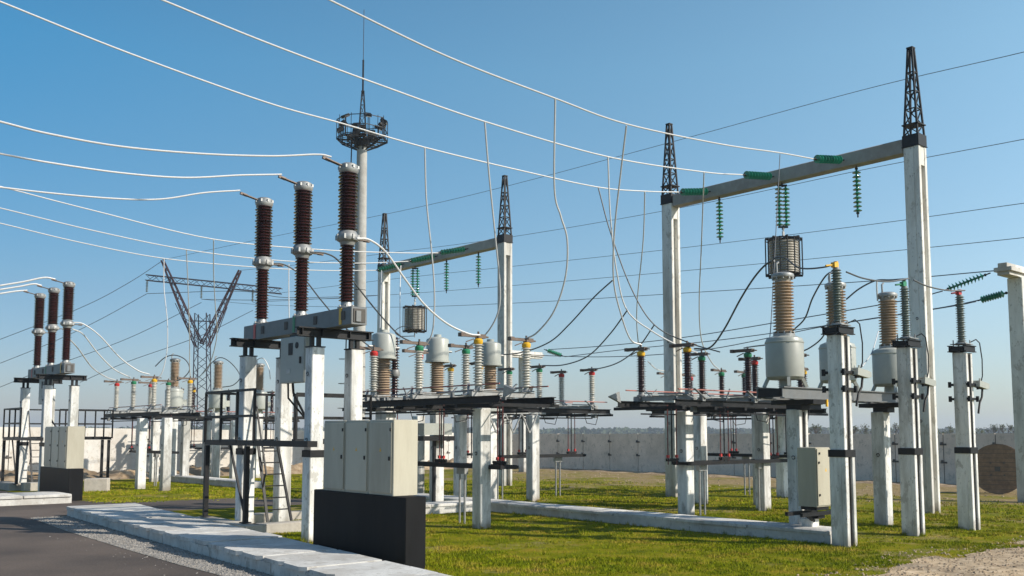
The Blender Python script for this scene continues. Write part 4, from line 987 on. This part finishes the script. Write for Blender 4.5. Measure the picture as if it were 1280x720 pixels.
for x,y in((184,350),(252,358),(316,362)):
    a=pp(x,y); b=pp(x,y+15); m=MB(); m.lathe(sheds(-(a-b).length,0,.05,.14,8),10,Matrix.Translation(a)); m.build('insulator','polymer',t)
# ------------------------------------------------------------------ cable drum
p=at_z(1249,617,0); t=thing('cable_drum','wooden cable drum standing by the back wall behind the right edge column','cable drum',(p.x,p.y,0),TH+R(20))
Rr=.82
def disc(x0,x1,r,m_):
    mm=MB(); mm.lathe([(0.001,x0),(r,x0),(r,x1),(0.001,x1)],36,Matrix.Translation((0,0,r if r>.6 else Rr))@Matrix.Rotation(R(90),4,'Y')); return mm
for x in(-.38,.32):
    m=disc(x,x+.07,Rr,'wood'); m.sm=[False]*len(m.sm)
    m.build('flange','wood',t)
m=MB(); m.lathe([(0.001,-.31),(.40,-.31),(.40,.32),(0.001,.32)],28,Matrix.Translation((0,0,Rr))@Matrix.Rotation(R(90),4,'Y')); m.build('barrel','wood',t)
m=MB()
for k in range(-5,6): m.box((-.386,0,Rr+k*.145+.07),(.012,2*math.sqrt(max(.01,Rr*Rr-(k*.145+.07)**2))-.03,.012))
m.box((-.39,0,Rr),(.016,.16,.16))
for q in range(4): m.box((-.39,.28*math.cos(q*1.57+.78),Rr+.28*math.sin(q*1.57+.78)),(.018,.05,.05))
m.build('hub_hole','joint',t)
# ------------------------------------------------------------------ grey X truss and drive box behind the near platform
t=thing('steel_truss','small grey steel truss under the middle platform','steel truss',W(17.6,20.2),TH)
m=MB()
for k in range(3): m.bar((-1.2+k*.6,0,2.55),(-.9+k*.6,0,2.0),.035); m.bar((-.9+k*.6,0,2.0),(-.6+k*.6,0,2.55),.035)
m.bar((-1.3,0,2.55),(.9,0,2.55),.05); m.build('brace','galv',t)
p=at_d(543,530,25); t=thing('drive_box','small grey drive box with red end on a black bracket behind the beige cabinet','drive box',(p.x,p.y,0),TH)
m=MB(); m.bbox((0,0,2.1),(.9,.35,.30),.01); m.build('housing','tank',t); m=MB(); m.box((.47,0,2.12),(.05,.2,.22)); m.build('switch','red',t); m=MB(); m.box((0,0,1.86),(1.0,.45,.12)); m.box((0,0,.93),(.07,.07,1.86)); m.build('bracket','black',t)
# ------------------------------------------------------------------ distant woods and bare trees
def clump(mb,c,r,h,n,s):
    for i in range(n):
        q=random.uniform(0,6.28); ph=random.uniform(-.3,1.57); rr=random.random()**.4
        p=Vector((c.x+r*rr*math.cos(q)*math.cos(ph),c.y+r*rr*math.sin(q)*math.cos(ph),c.z+h*rr*math.sin(ph)))
        a=Vector((random.gauss(0,1),random.gauss(0,1),random.gauss(0,1))).normalized(); b=a.cross(Vector((random.gauss(0,1),random.gauss(0,1),random.gauss(0,1)))).normalized(); k=s*random.uniform(.6,1.3)
        mb.add([p+a*k,p+b*k,p-a*k*.8,p-b*k*.9],[(0,1,2,3)])
random.seed(5)
m=MB()
for i in range(900):
    x=random.uniform(-260,1540); d=random.uniform(620,760)
    px=at_d(x,541,d); hh=4.6+1.2*noise.noise(Vector((x*.02,0,1)))+random.uniform(-.6,.6)
    if 100<x<345: hh+=2.5*math.sin((x-100)/245*3.14)
    clump(m,Vector((px.x,px.y,hh*.35)),9,hh*.62,26,1.7)
m.box((0,0,-50),(.1,.1,.1)) if False else None
o=m.build('far_forest','forest'); tag(o,kind='stuff')
def bare_tree(label,x,d,h,seed,grp):
    random.seed(seed); p=at_d(x,541,d); t=thing('bare_tree',label,'tree',(p.x,p.y,0),random.uniform(0,6),grp); m=MB(); tips=[]
    def br(p0,dr,L_,r,lev):
        p1=p0+dr*L_; m.tube([p0,p0.lerp(p1,.5)+Vector((random.gauss(0,.04),random.gauss(0,.04),0))*L_,p1],[r,r*.8,r*.55],5,False)
        if lev==0: tips.append(p1); return
        for k in range(4 if lev>1 else 3):
            nd=(dr+Vector((random.gauss(0,.5),random.gauss(0,.5),random.gauss(.15,.25)))).normalized(); br(p0.lerp(p1,random.uniform(.55,1)),nd,L_*random.uniform(.5,.72),r*.55,lev-1)
    br(Vector((0,0,0)),Vector((random.gauss(0,.05),random.gauss(0,.05),1)).normalized(),h*.42,h*.022,4)
    m.build('trunk','bark',t)
    m=MB()
    for q in tips:
        if random.random()<.75: clump(m,q,h*.05,h*.05,3,h*.016)
    m.build('crown','leaf',t)
i=0
for x in(1018,1046,1066,1083,1102,1126,1168,1190,1222,1240,1256,1276,1300):
    i+=1; d=random.Random(i).uniform(115,150); h=random.Random(i+9).uniform(2.9,4.1)
    where='between the arrester posts' if x<1140 else ('beside the tall right gantry leg' if x<1200 else 'near the right edge column')
    bare_tree('small budding tree beyond the back wall '+where,x,d,h,i,'budding trees beyond the back wall')
mb=MB(); mb.box((0,900,14),(2600,2000,30)); hz=mb.build('haze','joint'); hm=bpy.data.materials.new('haze_air'); hm.use_nodes=True
hn=hm.node_tree; hn.nodes.remove(hn.nodes['Principled BSDF']); pv=hn.nodes.new('ShaderNodeVolumePrincipled'); pv.inputs['Color'].default_value=(.80,.88,.97,1); pv.inputs['Density'].default_value=.0006; pv.inputs['Anisotropy'].default_value=.2
hn.links.new(pv.outputs[0],hn.nodes['Material Output'].inputs['Volume']); hz.data.materials[0]=hm; tag(hz,kind='stuff')
# ------------------------------------------------------------------ world, sun, camera
SE=R(32); SAZ=math.atan2(.95,-.31) # from +Y clockwise
w=bpy.data.worlds.new('World'); scene.world=w; w.use_nodes=True; nt=w.node_tree
sky=nt.nodes.new('ShaderNodeTexSky'); sky.sky_type='NISHITA'; sky.sun_disc=False; sky.sun_elevation=SE; sky.sun_rotation=SAZ; sky.altitude=0; sky.air_density=1.0; sky.dust_density=.35; sky.ozone_density=3.0
bg=nt.nodes['Background']; hs=nt.nodes.new('ShaderNodeHueSaturation'); hs.inputs['Saturation'].default_value=1.12; nt.links.new(sky.outputs[0],hs.inputs['Color']); 
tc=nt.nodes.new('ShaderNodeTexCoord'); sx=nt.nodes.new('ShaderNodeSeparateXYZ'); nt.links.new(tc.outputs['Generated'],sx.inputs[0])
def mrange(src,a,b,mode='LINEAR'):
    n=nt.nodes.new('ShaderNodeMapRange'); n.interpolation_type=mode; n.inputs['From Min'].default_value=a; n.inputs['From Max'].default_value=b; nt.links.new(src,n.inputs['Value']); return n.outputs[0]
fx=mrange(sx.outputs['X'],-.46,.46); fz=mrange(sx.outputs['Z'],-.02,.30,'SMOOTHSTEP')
def mixc(f,a,b):
    n=nt.nodes.new('ShaderNodeMixRGB'); nt.links.new(f,n.inputs[0])
    for i,c in((1,a),(2,b)):
        if isinstance(c,tuple): n.inputs[i].default_value=(*c,1)
        else: nt.links.new(c,n.inputs[i])
    return n.outputs[0]
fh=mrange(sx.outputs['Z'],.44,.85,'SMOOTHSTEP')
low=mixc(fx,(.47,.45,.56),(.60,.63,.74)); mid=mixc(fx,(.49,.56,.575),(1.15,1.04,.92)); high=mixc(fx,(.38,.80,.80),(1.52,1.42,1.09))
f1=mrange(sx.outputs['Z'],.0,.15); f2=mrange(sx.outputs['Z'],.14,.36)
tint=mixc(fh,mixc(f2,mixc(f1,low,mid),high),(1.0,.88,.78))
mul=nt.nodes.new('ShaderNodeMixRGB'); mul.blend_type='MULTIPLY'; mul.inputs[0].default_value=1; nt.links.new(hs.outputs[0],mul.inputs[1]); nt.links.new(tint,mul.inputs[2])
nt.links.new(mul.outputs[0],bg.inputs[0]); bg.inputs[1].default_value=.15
sd=Vector((math.sin(SAZ)*math.cos(SE),math.cos(SAZ)*math.cos(SE),math.sin(SE)))
sl=bpy.data.lights.new('sun','SUN'); sl.energy=5.0; sl.angle=R(.53); sl.color=(1,.93,.82); so=bpy.data.objects.new('sun',sl); COL.objects.link(so); so.rotation_euler=sd.to_track_quat('Z','Y').to_euler(); so.location=sd*60
cam=bpy.data.cameras.new('camera'); co=bpy.data.objects.new('camera',cam); COL.objects.link(co); co.location=(0,0,HC); co.rotation_euler=(R(90)+PITCH,0,0)
cam.sensor_width=36; cam.lens=36*F/1280; cam.shift_y=(PY-360)/1280; cam.clip_end=8000; cam.clip_start=.1
scene.camera=co
scene.view_settings.view_transform='Standard'; scene.view_settings.look='None'; scene.view_settings.gamma=1; scene.view_settings.exposure=.22
scene.render.engine='CYCLES'
